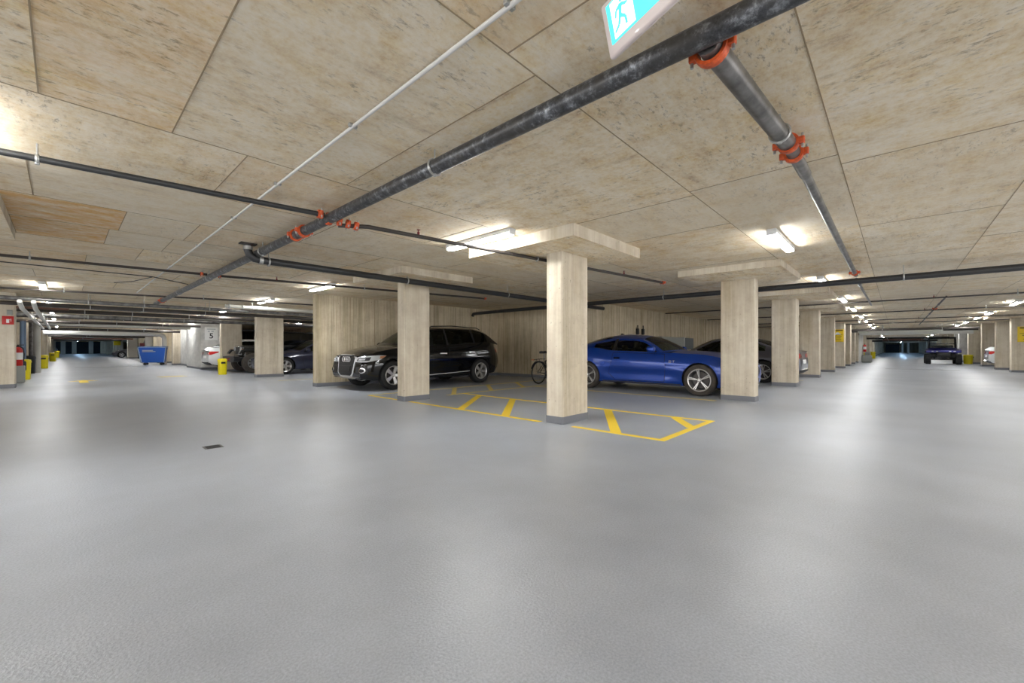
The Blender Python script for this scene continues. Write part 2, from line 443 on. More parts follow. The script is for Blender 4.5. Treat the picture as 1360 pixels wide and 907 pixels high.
def wheel(parent, x, y, r, wd, side, style='double', rim='alloy', back='alloy_dark', tyre='tyre', rr=.68, detail=True):
    """tyre mesh as the part 'wheel', rim and brake disc below it. side +1 = car's left"""
    h = wd/2; prof = [(r*rr, -h*.8), (r*(rr+.04), -h), (r*.9, -h), (r*.97, -h*.85), (r, -h*.55), (r, h*.55), (r*.97, h*.85), (r*.9, h), (r*(rr+.04), h), (r*rr, h*.8)]
    mb = MB().lathe(prof, 48, 'y', closed=True)
    if detail:
        for k in (-.35, 0, .35): mb.lathe([(r+.001, h*k-.006), (r-.004, h*k), (r+.001, h*k+.006)], 48, 'y')
    w = mb.build('wheel', [tyre], parent, (x, y, r))
    R = r*rr; o = side
    f0 = o*h*.6; m = MB(); lip = [(R+.004, o*h*.86), (R-.004, o*h*.9), (R-.022, o*h*.84), (R-.026, o*h*.2), (R-.03, -o*h*.7), (R+.002, -o*h*.75)]
    m.lathe(lip, 48, 'y', mi=0)
    m.lathe([(.0, -o*h*.62), (R*.5, -o*h*.64), (R-.02, -o*h*.66)], 48, 'y', mi=1); m.lathe([(R*.16, f0), (R*.13, -o*h*.6)], 20, 'y', mi=1)
    f = o*h*.72
    def spoke(a, w0, w1, r0, r1, dpt=.0):
        ca, sa = cos(a), sin(a); P = lambda q, t, yy: (q*ca-t*sa, yy, q*sa+t*ca)
        y0 = f-o*.012-o*dpt; y1 = f+o*.006
        vs = [P(r0, -w0, y0), P(r0, w0, y0), P(r1, w1, y1), P(r1, -w1, y1)]
        vs += [(v[0], v[1]-o*.03, v[2]) for v in vs]
        m.add(vs, [(0, 1, 2, 3), (7, 6, 5, 4), (0, 4, 5, 1), (1, 5, 6, 2), (2, 6, 7, 3), (3, 7, 4, 0)], 0)
    if style == 'double':
        for k in range(5):
            a = pi/2+k*2*pi/5+.15
            for d in (-1, 1): spoke(a+d*.085, .0065, .0085, R*.16, R*.97, .006)
    elif style == 'five':
        for k in range(5): spoke(pi/2+.35+k*2*pi/5, .028, .050, R*.12, R*.97)
    elif style == 'ten':
        for k in range(5):
            a = pi/2+k*2*pi/5
            spoke(a-.1, .012, .018, R*.1, R*.97); spoke(a+.26, .012, .008, R*.1, R*.97)
    else:
        for k in range(8): spoke(k*pi/4, .02, .03, R*.1, R*.95)
    m.lathe([(0, f+o*.004), (R*.15, f+o*.002), (R*.18, f-o*.012), (R*.18, f-o*.05)], 24, 'y', mi=0)
    if detail:
        for k in range(5):
            a = k*2*pi/5+.4; c = (R*.12*cos(a), 0, R*.12*sin(a)); m.lathe([(0, f+o*.007), (.009, f+o*.006), (.009, f)], 8, 'y', c, 1)
    m.build('rim', [rim, back], w)
    MB().lathe([(.03, -o*h*.15), (R*.70, -o*h*.15), (R*.70, -o*h*.25), (.03, -o*h*.25)], 32, 'y', closed=True).build('brake_disc', ['disc'], w)
    return w

def greenhouse(B, root, paint, glass='car_glass', pillars=(), wins=(), roofmat=None):
    S = B.S; C = S['C']; R = S['R']; n = len(R)
    U = [i/(n-1) for i in range(n)]
    def cu(u, k, L): return K(u, [(U[i], L[i][k]) for i in range(n)])
    def P(u, v):
        v = 2*v-1; a = abs(v)
        cx, cz = cu(u, 0, C), cu(u, 1, C); rx, ry, rz = (cu(u, k, R) for k in range(3))
        return (cx*(1-v*v)+rx*v*v, ry*v, cz*(1-a**2.6)+rz*a**2.6)
    nu, nv = 48, 20
    ws, rw = S['ws'], S['rw']
    def region(i, j):
        u = (i+.5)/nu; v = abs(2*(j+.5)/nv-1)
        if ws[0] < u < ws[1] and v < .9: return 1
        if rw[0] < u < rw[1] and v < .88: return 2
        return 0
    shell = MB().grid(P, nu, nv, 0, skip=lambda i, j: region(i, j) != 0)
    zr = lambda x: K(x, [(r[0], r[2]) for r in R]); yr = lambda x: K(x, [(r[0], r[1]) for r in R])
    xr, xf = R[-1][0], R[0][0]
    def side(sd):
        fr = MB(); gl = {}
        nx = 60; xs = [xr+(xf-xr)*i/nx for i in range(nx+1)]
        for wa, wb in wins: xs += [wa, wb]
        xs = sorted(set(round(q, 4) for q in xs))
        def pt(x, z, off=0):
            zb = B.zs(x)-.02; zt = max(zr(x), zb+.001); t = min(1, max(0, (z-zb)/(zt-zb))) if zt-zb > .004 else 0
            yb = B.wt(x)-.012; yt = yr(x); y = yb+(yt-yb)*t+.012*sin(pi*t)
            return (x, sd*(y+off), zb+(zt-zb)*t)
        for a, b in zip(xs, xs[1:]):
            mid = (a+b)/2; win = None
            for wi, (wa, wb) in enumerate(wins):
                if wa < mid < wb: win = wi
            def hi(x):
                sl = (zr(x+.02)-zr(x-.02))/.04 if xr+.03 < x < xf-.03 else 0
                return zr(x)-S.get('rt', .045)*sqrt(1+min(sl*sl, 3))
            lo = lambda x: B.zs(x)+.008
            if win is None or hi(a) <= lo(a)+.002 or hi(b) <= lo(b)+.002:
                N = 6; fr_rows = [(B.zs(a)-.02+(zr(a)-B.zs(a)+.02)*k/N, B.zs(b)-.02+(zr(b)-B.zs(b)+.02)*k/N) for k in range(N+1)]
                blk = any(p0 < mid < p1 for p0, p1 in pillars)
                for (a0, b0), (a1, b1) in zip(fr_rows, fr_rows[1:]): fr.add([pt(a, a0), pt(b, b0), pt(b, b1), pt(a, a1)], [(0, 1, 2, 3)], 1 if blk else 0, True)
            else:
                fr.add([pt(a, B.zs(a)-.02), pt(b, B.zs(b)-.02), pt(b, lo(b)), pt(a, lo(a))], [(0, 1, 2, 3)], 1, True)
                fr.add([pt(a, hi(a)), pt(b, hi(b)), pt(b, zr(b)), pt(a, zr(a))], [(0, 1, 2, 3)], 0, True)
                g = gl.setdefault(win, MB())
                rows = 5
                for k in range(rows):
                    q = lambda x, k: lo(x)+(hi(x)-lo(x))*k/rows
                    g.add([pt(a, q(a, k), -.004), pt(b, q(b, k), -.004), pt(b, q(b, k+1), -.004), pt(a, q(a, k+1), -.004)], [(0, 1, 2, 3)], 0, True)
        return fr, gl
    for sd in (1, -1):
        fr, gl = side(sd); shell.v, shell.f, shell.m, shell.sm = (lambda o: (shell.v+fr.v, shell.f+[tuple(i+o for i in f) for f in fr.f], shell.m+fr.m, shell.sm+fr.sm))(len(shell.v))
        for g in gl.values(): g.build('side_window', [glass], root)
    shell.build('cabin_shell', [roofmat or paint, 'plastic_black'], root)
    for k, nm in ((1, 'windshield'), (2, 'rear_window')):
        MB().grid(P, nu, nv, 0, skip=lambda i, j: region(i, j) != k).build(nm, [glass], root)
    # seats
    if S.get('seats'):
        for (sx, sy, top) in S['seats']:
            m = MB(); zz = B.zs(sx)-.15
            m.rbox((sx-.07, sy-.22, zz), (sx+.05, sy+.22, top-.14), .05); m.rbox((sx-.06, sy-.13, top-.17), (sx+.02, sy+.13, top), .04)
            m.build('seat', ['seat_cloth'], root)
    if S.get('wheelx'):
        c = V((S['wheelx'], S.get('wy', .36), B.zs(S['wheelx'])+.05)); pts = [c+V((-.06*sin(a), .17*cos(a), .16*sin(a))) for a in [2*pi*i/24 for i in range(24)]]
        MB().tube(pts, .013, 8, closed=True).build('steering_wheel', ['plastic_black'], root)

def mirror(root, x, y, z, paint, s=1):
    for sd in (1, -1):
        m = MB(); m.rbox((x-.09*s, sd*(y), z), (x+.10*s, sd*(y+.2*s), z+.14*s), .05*s, 0); m.box((x-.02, sd*(y-.05), z+.0), (x+.05, sd*(y+.06), z+.035), 1)
        m.build('side_mirror', [paint, 'plastic_black'], root)
def handle(door, B, x, z, ang, ln=.2, mt='paint_black'):
    mt = 'trim_bright' if mt == 'chrome' else mt
    B.decal([(x-ln/2, z-.016), (x+ln/2, z-.016), (x+ln/2, z+.016), (x-ln/2, z+.016)], ang, .03, step=.06).build('door_handle', [mt], door)
def doors(B, root, polys, paint, hnd, hm):
    for ang in (90, -90):
        for (poly, h) in zip(polys, hnd):
            m = B.decal(poly, ang, .0045, step=.06)
            cx = sum(p[0] for p in poly)/len(poly); cz = sum(p[1] for p in poly)/len(poly)
            B.decal([(cx+(a-cx)*(1+.009/max(.05, abs(a-cx))), cz+(z-cz)*(1+.009/max(.05, abs(z-cz)))) for a, z in poly], ang, .0012, step=.06, mb=m, mi=1)
            d = m.build('door', [paint, 'cabin_dark'], root)
            if h: handle(d, B, h[0], h[1], ang, h[2], hm)
def arch_lips(B, root, r0, r1, off, mt, a0=-12, a1=192):
    for ang in (90, -90):
        for ax in B.S['axles']:
            m = MB(); N = 20
            for i in range(N):
                t0 = radians(a0+(a1-a0)*i/N); t1 = radians(a0+(a1-a0)*(i+1)/N); z = B.S['az']
                q = [(ax+r0*cos(t0), z+r0*sin(t0)), (ax+r1*cos(t0), z+r1*sin(t0)), (ax+r1*cos(t1), z+r1*sin(t1)), (ax+r0*cos(t1), z+r0*sin(t1))]
                if min(p[1] for p in q) < B.zb(ax)+.0: continue
                B.decal(q, ang, off, step=.2, mb=m)
            m.build('wheel_arch_trim', [mt], root)
def ell(cx, cz, rx, rz, n=20, a0=0, a1=360):
    return [(cx+rx*cos(radians(a0+(a1-a0)*i/n)), cz+rz*sin(radians(a0+(a1-a0)*i/n))) for i in range(n if a1-a0 == 360 else n+1)]
def ring_pts(c, n, r, m=24):
    u, w = MB().frame(n); return [V(c)+u*r*cos(2*pi*i/m)+w*r*sin(2*pi*i/m) for i in range(m)]

def make_suv(loc, rz, label, paint='paint_black'):
    root = empty('suv', loc, rz, label=label, cat='car')
    S = dict(x0=-2.44, x1=2.40, axles=(1.485, -1.485), ar=.41, az=.37, cab=(-2.1, 1.1), crease=.70, bow=.20,
        w=[(-2.44, .78), (-2.2, .90), (-1.8, .945), (0, .955), (1.6, .95), (2.05, .915), (2.28, .85), (2.40, .76)],
        zb=[(-2.44, .42), (-2.2, .28), (-1, .24), (1.2, .24), (2.0, .25), (2.40, .30)],
        zs=[(-2.44, 1.10), (-2.3, 1.19), (-1.7, 1.22), (-1.25, 1.19), (-.2, 1.12), (.6, 1.09), (1.27, 1.05), (1.8, .97), (2.2, .89), (2.40, .83)],
        zc=[(-2.44, 1.12), (-2.3, 1.2), (1.0, 1.12), (1.37, 1.12), (1.83, 1.05), (2.2, .96), (2.40, .88)],
        wt=[(-2.44, .9), (-1.5, .90), (0, .91), (1.3, .90), (2.4, .90)],
        nose=[(.2, -.10), (.32, 0), (.45, .03), (.62, .01), (.8, -.04), (.9, -.10)], tail=[(.3, 0), (.6, .06), (.75, .05), (1.1, -.06)],
        C=[(1.22, 1.135), (.74, 1.46), (.36, 1.63), (-.5, 1.68), (-1.3, 1.69), (-1.9, 1.65), (-2.26, 1.52), (-2.42, 1.20)],
        R=[(1.05, .83, 1.07), (.62, .73, 1.36), (.22, .64, 1.55), (-.5, .635, 1.60), (-1.3, .63, 1.60), (-1.8, .62, 1.53), (-2.1, .65, 1.40), (-2.34, .77, 1.18)],
        ws=(.02, .27), rw=(.86, .98), rt=.045,
        seats=[(.1, .38, 1.5), (.1, -.38, 1.5), (-.95, .4, 1.46), (-.95, -.4, 1.46)], wheelx=.55)
    B = Body(S); B.make('body', [paint, 'cabin_dark'], root)
    greenhouse(B, root, paint, 'glass_dark' if False else 'car_glass', pillars=((-.32, -.24), (-1.35, -1.24)), wins=((-1.84, -1.33), (-1.25, -.31), (-.24, .98)))
    arch_lips(B, root, .405, .425, .006, 'paint_black')
    doors(B, root, [[(.98, .98), (.99, .5), (.86, .30), (-.2, .30), (-.26, .6), (-.26, 1.06)], [(-.28, 1.06), (-.28, .6), (-.22, .30), (-.98, .30), (-1.12, .52), (-1.32, .78), (-1.36, 1.12)]], paint, [(-.05, .90, .22), (-1.1, .93, .22)], 'chrome')
    for ang in (90, -90):
        B.strip([(1.02, .31), (.4, .325), (-.3, .345), (-1.02, .38)], ang, .022, .012).build('sill_trim', ['trim_bright'], root)
        B.decal([(-1.62, .84), (-1.38, .84), (-1.38, 1.04), (-1.62, 1.04)], ang, .003) if False else None
    mirror(root, .72, .93, 1.06, paint, 1.05)
    # roof rails
    for sd in (1, -1): MB().tube([(.2, sd*.60, 1.62), (.1, sd*.60, 1.655), (-.6, sd*.60, 1.69), (-1.6, sd*.59, 1.665), (-1.72, sd*.585, 1.62)], .014, 8).build('roof_rail', ['plastic_black'], root)
    # grille: chrome hexagonal frame, mesh, rings, plate
    hexo = [(-.42, .80), (-.33, .855), (.33, .855), (.42, .80), (.36, .44), (.26, .36), (-.26, .36), (-.36, .44)]
    g = B.decal([(a*1.12, .61+(z-.61)*1.13) for a, z in hexo], 0, .014).build('grille', ['trim_bright'], root)
    mm = B.decal(hexo, 0, .020, step=.04).build('grille_mesh', ['plastic_black'], g)
    sl = MB()
    for k in range(7):
        z = .42+.06*k; w_ = .33+.06*(z-.4)/.4; B.decal([(-w_, z), (w_, z), (w_, z+.008), (-w_, z+.008)], 0, .026, mb=sl)
    sl.build('grille_slat', ['alloy_dark'], g)
    rg = MB()
    for k in range(4):
        cy = -.145+.097*k; h = B.bvh.ray_cast(V((5, cy, .765)), V((-1, 0, 0)))[0]; rg.tube(ring_pts((h.x+.035, cy, .765), (1, 0, 0), .062), .009, 6, closed=True)
    rg.build('badge', ['trim_bright'], g)
    B.decal([(-.26, .47), (.26, .47), (.26, .60), (-.26, .60)], 0, .035).build('license_plate', ['plastic_black'], g)
    # headlights, fog lamps, lower intakes
    for sd in (1, -1):
        A = 35*sd; t = (lambda L: [(a*(1 if sd > 0 else -1), z) for a, z in L])
        # coordinates along tangent for a face turned A degrees
        def proj(L):
            out = []
            for (x, y, z) in L:
                th = radians(A); tt = V((abs(sin(th)), -cos(th) if sin(th) > 0 else cos(th)))
                out.append((x*tt.x+y*sd*tt.y, z))
            return out
        hl = B.decal(proj([(2.34, .50, .70), (2.33, .48, .80), (2.2, .66, .845), (1.9, .90, .865), (1.72, .935, .86), (1.86, .925, .76), (2.12, .80, .70)]), A, .012, step=.03).build('headlight', ['lamp_clear'], root)
        B.decal(proj([(1.86, .91, .85), (1.72, .935, .855), (1.80, .925, .79), (1.86, .91, .78)]), A, .016, step=.03).build('turn_lens', ['lamp_amber'], hl)
        B.decal(proj([(2.31, .55, .72), (2.29, .58, .79), (2.02, .82, .825), (2.06, .82, .74)]), A, .015, step=.03).build('headlight_lens', ['alloy_dark'], hl)
        B.decal(proj([(2.28, .60, .74), (2.25, .62, .78), (2.12, .75, .79), (2.14, .75, .75)]), A, .019, step=.03).build('headlight_bulb', ['lamp_clear'], hl)
        c = proj([(2.2, .72, .50)])[0]
        fl_ = B.decal(ell(c[0], c[1], .09, .065), A, .012, step=.03).build('fog_light', ['chrome'], root)
        B.decal(ell(c[0], c[1], .062, .045), A, .018, step=.03).build('fog_lens', ['alloy_dark'], fl_)
        B.decal(proj([(2.32, .52, .40), (2.3, .52, .58), (2.1, .80, .60), (2.1, .82, .42)]), A, .005, step=.03).build('bumper_intake', ['plastic_black'], root)
    B.decal([(-.62, .285), (.62, .285), (.66, .335), (-.66, .335)], 0, .03).build('front_skid_trim', ['alloy'], root)
    for sd in (1, -1):
        B.decal([(sd*.42, .90), (sd*.78, .92), (sd*.80, 1.04), (sd*.5, 1.04)], 180, .012).build('tail_light', ['lamp_red'], root)
    B.decal([(-.26, .74), (.26, .74), (.26, .86), (-.26, .86)], 180, .01).build('license_plate', ['sign_white'], root)
    for ax in S['axles']:
        for sd in (1, -1): wheel(root, ax, sd*(.945-.12), .362, .235, sd, 'five', tyre='tyre_dark', rr=.66)
    return root

def make_coupe(loc, rz, label):
    p = 'paint_blue'; root = empty('coupe', loc, rz, label=label, cat='car')
    S = dict(x0=-2.48, x1=2.36, axles=(1.415, -1.415), ar=.375, az=.345, cab=(-1.0, .75), crease=.62, bow=.22, scoop=.032,
        w=[(-2.48, .80), (-2.2, .90), (-1.7, .955), (-1.3, .96), (-.7, .93), (.3, .915), (1.0, .935), (1.5, .95), (1.95, .91), (2.2, .82), (2.36, .70)],
        zb=[(-2.48, .40), (-2.2, .24), (-1, .19), (1.0, .19), (2.0, .19), (2.36, .24)],
        zs=[(-2.48, .98), (-2.2, 1.03), (-1.7, 1.07), (-1.21, 1.05), (-.74, .985), (-.15, .965), (.46, .945), (.85, .93), (1.13, .915), (1.45, .90), (1.8, .84), (2.1, .75), (2.36, .66)],
        zc=[(-2.48, 1.0), (-2.2, 1.06), (.4, .97), (.8, .985), (1.25, .965), (1.73, .90), (2.1, .80), (2.36, .70)],
        wt=[(-2.48, .9), (-1.5, .86), (-.7, .90), (.4, .90), (1.3, .87), (2.36, .9)],
        nose=[(.19, -.08), (.3, .0), (.5, .02), (.62, .0), (.8, -.06)], tail=[(.3, 0), (.6, .03), (1.0, -.03)],
        C=[(.80, .975), (.45, 1.17), (.05, 1.33), (-.28, 1.385), (-.65, 1.405), (-1.1, 1.375), (-1.6, 1.27), (-2.15, 1.06)],
        R=[(.52, .80, .945), (.28, .72, 1.11), (0, .62, 1.235), (-.3, .59, 1.275), (-.65, .585, 1.285), (-1.0, .60, 1.25), (-1.4, .66, 1.165), (-1.95, .76, 1.055)],
        ws=(.02, .30), rw=(.66, .93), rt=.04,
        seats=[(-.28, .36, 1.2), (-.28, -.36, 1.2), (-.95, .3, 1.12), (-.95, -.3, 1.12)], wheelx=.18)
    B = Body(S); B.make('body', [p, 'cabin_dark'], root)
    greenhouse(B, root, p, pillars=((-.74, -.66),), wins=((-1.28, -.74), (-.66, .42)))
    arch_lips(B, root, .368, .385, .008, p)
    doors(B, root, [[(.62, .90), (.66, .62), (.62, .27), (-.62, .27), (-.80, .42), (-.70, .72), (-.68, .93)]], p, [(-.56, .80, .15)], 'paint_black')
    for ang in (90, -90):
        B.decal([(1.02, .19), (1.0, .235), (-.98, .235), (-1.0, .19)], ang, .03).build('side_skirt', ['skirt_grey'], root)
        B.decal([(.70, .215), (1.01, .24), (1.03, .42), (.92, .30)], ang, .004).build('fender_vent', [p], root) if False else None
        m = MB()
        B.strip([(.755, .76), (.755, .715), (.80, .715), (.80, .735), (.78, .735)], ang, .009, .008, m)
        B.strip([(.755, .76), (.80, .76)], ang, .009, .008, m)
        B.strip([(.83, .76), (.88, .76)], ang, .009, .008, m); B.strip([(.855, .76), (.855, .715)], ang, .009, .008, m)
        m.build('badge', ['trim_bright'], root)
        B.decal([(-1.62, .66), (-1.05, .70), (-.86, .73), (-1.0, .62), (-1.35, .74)] if False else [(-1.02, .70), (-.86, .70), (-.92, .60), (-1.03, .63)], ang, .006).build('quarter_panel_scoop', [p], root)
        B.decal([(1.86, .44), (1.93, .44), (1.93, .47), (1.86, .47)], ang, .006).build('side_marker', ['lamp_amber'], root)
    mirror(root, .36, .90, .955, p, .9)
    MB().prism([(-.78, 0), (-.94, 0), (-.92, .05), (-.88, .055)], -.015, .015, 'xz').build('antenna_fin', ['plastic_black'], root, (0, 0, 1.385))
    g = B.decal([(-.50, .62), (.50, .62), (.56, .52), (.46, .42), (-.46, .42), (-.56, .52)], 0, .008).build('grille', ['plastic_black'], root)
    B.decal([(-.55, .36), (.55, .36), (.48, .24), (-.48, .24)], 0, .008).build('lower_intake', ['plastic_black'], root)
    for sd in (1, -1):
        B.decal([(sd*.55, .60), (sd*.60, .68), (sd*.84, .70), (sd*.84, .64), (sd*.62, .60)], 0, .008).build('headlight', ['lamp_clear'], root)
        m = MB()
        for k in range(3): B.decal([(sd*(.46+.1*k), .84), (sd*(.50+.1*k), .84), (sd*(.53+.1*k), .94), (sd*(.49+.1*k), .94)], 180, .012, mb=m)
        m.build('tail_light', ['lamp_red'], root)
    MB().rbox((-2.52, -.74, 1.04), (-2.34, .74, 1.075), .012).build('deck_spoiler', [p], root)
    for ax in S['axles']:
        for sd in (1, -1): wheel(root, ax, sd*(.945-.125), .345, .25, sd, 'double', rr=.715)
    return root

def make_sedan(loc, rz, label, paint, style='ten', L=1.0, hi=0, glass='car_glass', tail_out=True, wagon=False, wr=.33):
    root = empty('sedan' if not wagon else 'hatchback', loc, rz, label=label, cat='car')
    S = dict(x0=-2.42, x1=2.28, axles=(1.40, -1.40), ar=.37, az=.335, cab=(-1.3, .75), crease=.66, bow=.20,
        w=[(-2.42, .74), (-2.2, .85), (-1.7, .905), (0, .915), (1.5, .905), (1.95, .86), (2.15, .78), (2.28, .68)],
        zb=[(-2.42, .40), (-2.2, .26), (-1, .19), (1.0, .19), (2.28, .24)],
        zs=[(-2.42, .94), (-2.2, .98+hi), (-1.2, .98+hi), (-.15, .94+hi), (.6, .91+hi), (1.1, .87+hi*.7), (1.6, .80+hi*.5), (2.0, .72+hi*.3), (2.28, .62)],
        zc=[(-2.42, .96), (-2.2, 1.03+hi), (.4, .97+hi), (.95, .97+hi), (1.4, .90+hi*.7), (1.8, .82+hi*.4), (2.28, .66)],
        wt=[(-2.42, .9), (-1.5, .88), (0, .90), (1.3, .88), (2.28, .9)],
        nose=[(.19, -.08), (.3, 0), (.5, .02), (.62, 0), (.8, -.06)], tail=[(.3, 0), (.6, .04), (1.0, -.04)],
        C=[(1.02, .965+hi), (.55, 1.22+hi), (.12, 1.38+hi), (-.3, 1.425+hi), (-.8, 1.42+hi), (-1.2, 1.36+hi), (-1.7, 1.19+hi), (-2.1, 1.03+hi)] if not wagon else
          [(1.02, .965+hi), (.55, 1.22+hi), (.12, 1.40+hi), (-.3, 1.45+hi), (-.9, 1.45+hi), (-1.6, 1.42+hi), (-2.0, 1.30+hi), (-2.3, 1.02+hi)],
        R=[(.80, .80, .90+hi), (.40, .71, 1.13+hi), (.02, .62, 1.30+hi), (-.3, .60, 1.345+hi), (-.8, .60, 1.34+hi), (-1.15, .62, 1.27+hi), (-1.5, .67, 1.13+hi), (-1.9, .76, 1.00+hi)] if not wagon else
          [(.80, .80, .90+hi), (.40, .71, 1.13+hi), (.02, .62, 1.32+hi), (-.3, .60, 1.37+hi), (-.9, .60, 1.37+hi), (-1.5, .61, 1.31+hi), (-1.85, .66, 1.18+hi), (-2.2, .76, 1.0+hi)],
        ws=(.02, .30), rw=(.72, .96), rt=.035,
        seats=[(-.05, .36, 1.22+hi), (-.05, -.36, 1.22+hi)], wheelx=.40)
    if L != 1: pass
    B = Body(S); B.make('body', [paint, 'cabin_dark'], root)
    greenhouse(B, root, paint, glass, pillars=((-.36, -.28),), wins=((-1.45, -.36), (-.28, .68)))
    doors(B, root, [[(.72, .86), (.74, .5), (.66, .27), (-.25, .27), (-.30, .6), (-.30, .90)], [(-.32, .90), (-.32, .6), (-.27, .27), (-.95, .27), (-1.08, .5), (-1.25, .72), (-1.28, .92)]], paint, [(-.12, .80, .18), (-1.05, .82, .18)], paint)
    mirror(root, .56, .88, .92+hi, paint, .85)
    for sd in (1, -1):
        B.decal([(sd*.42, .60), (sd*.46, .68), (sd*.80, .70), (sd*.80, .62)], 0, .008).build('headlight', ['lamp_clear'], root)
        A = 180-40*sd; th = radians(A); tt = V((abs(sin(th)), -cos(th) if sin(th) > 0 else cos(th)))
        f = lambda x, y, z: (x*tt.x+y*sd*tt.y, z)
        B.decal([f(-2.42, .48, .76), f(-2.42, .48, .86), f(-2.26, .80, .90), f(-2.0, .90, .90), f(-2.02, .90, .84), f(-2.26, .80, .74)], A, .012, step=.03).build('tail_light', ['lamp_red'], root)
    B.decal([(-.45, .52), (.45, .52), (.40, .34), (-.40, .34)], 0, .008).build('grille', ['plastic_black'], root)
    B.decal([(-.26, .58), (.26, .58), (.26, .70), (-.26, .70)], 180, .008).build('license_plate', ['sign_white'], root)
    B.decal([(-.70, .28), (.70, .28), (.72, .38), (-.72, .38)], 180, .012).build('rear_bumper_trim', ['plastic_black'], root)
    for ax in S['axles']:
        for sd in (1, -1): wheel(root, ax, sd*(.905-.12), wr, .22, sd, style, tyre='tyre_dark', rr=.68)
    return root

def make_jeep(loc, rz, label):
    root = empty('off_road_truck', loc, rz, label=label, cat='car')
    p = 'paint_dark'
    b = MB(); b.rbox((-1.95, -.72, .55), (1.62, .72, 1.0), .05); b.rbox((.55, -.62, .95), (1.66, .62, 1.17), .06)
    b.rbox((-1.95, -.74, .9), (.6, .74, 1.2), .04)
    b.build('body', [p], root)
    c = MB(); 
    prof = [(.62, 1.18), (.34, 1.72), (-1.9, 1.72), (-1.95, 1.18)]
    c.prism(prof, -.70, .70, 'xz'); c.rbox((-1.93, -.70, 1.70), (.36, .70, 1.80), .04)
    c.build('hardtop', ['glass_dark'], root)
    for sd in (1, -1):
        w = MB()
        for a, b_ in ((.28, -.55), (-.65, -1.25), (-1.33, -1.85)):
            w.prism([(a+(.16 if a > 0 else 0), 1.24), (a, 1.64), (b_, 1.64), (b_, 1.24)], sd*.701, sd*.71, 'xz')
        w.build('side_window', ['glass_dark'], root)
        f = MB()
        for ax in (1.3, -1.3):
            f.rbox((ax-.48, sd*.68, .93), (ax+.46, sd*.93, .99), .02)
            f.prism([(ax-.48, .96), (ax-.66, .70), (ax-.60, .68), (ax-.42, .93)], sd*.70, sd*.93, 'xz')
            f.prism([(ax+.46, .98), (ax+.56, .82), (ax+.5, .80), (ax+.40, .93)], sd*.70, sd*.93, 'xz')
        f.build('fender_flare', ['plastic_black'], root)
        h = MB().lathe([(0, 1.70), (.09, 1.695), (.10, 1.66), (.10, 1.6)], 24, 'x', (0, sd*.46, 1.02)); hl = h.build('headlight', ['lamp_clear'], root)
        MB().rbox((1.68, sd*.76, .99), (1.75, sd*.88, 1.02), .01).build('turn_lens', ['lamp_amber'], root)
        m = MB(); m.rbox((.36, sd*.80, 1.22), (.46, sd*1.0, 1.42), .03); m.build('side_mirror', ['plastic_black'], root)
    g = MB(); g.rbox((1.60, -.60, .72), (1.67, .60, 1.15), .03); gr = g.build('grille', [p], root)
    s_ = MB()
    for k in range(7): s_.rbox((1.655, -.30+.1*k-.03, .80), (1.68, -.30+.1*k+.03, 1.10), .02)
    s_.build('grille_slot', ['plastic_black'], gr)
    bm_ = MB(); bm_.prism([(-.90, .62), (-.84, .50), (-.5, .46), (.5, .46), (.84, .50), (.90, .62), (.84, .70), (-.84, .70)], 1.80, 2.02, 'yz'); bm_.rbox((1.6, -.3, .5), (1.85, .3, .64), .02)
    bp = bm_.build('front_bumper', ['plastic_black'], root)
    for sd in (1, -1): MB().tube([(2.02, sd*.25, .62), (2.09, sd*.25, .60), (2.09, sd*.25, .54), (2.02, sd*.25, .52)], .014, 8).build('tow_hook', ['lamp_red'], bp)
    for ax in (1.3, -1.3):
        for sd in (1, -1): wheel(root, ax, sd*.78, .42, .30, sd, 'eight', tyre='tyre', rr=.55)
    return root

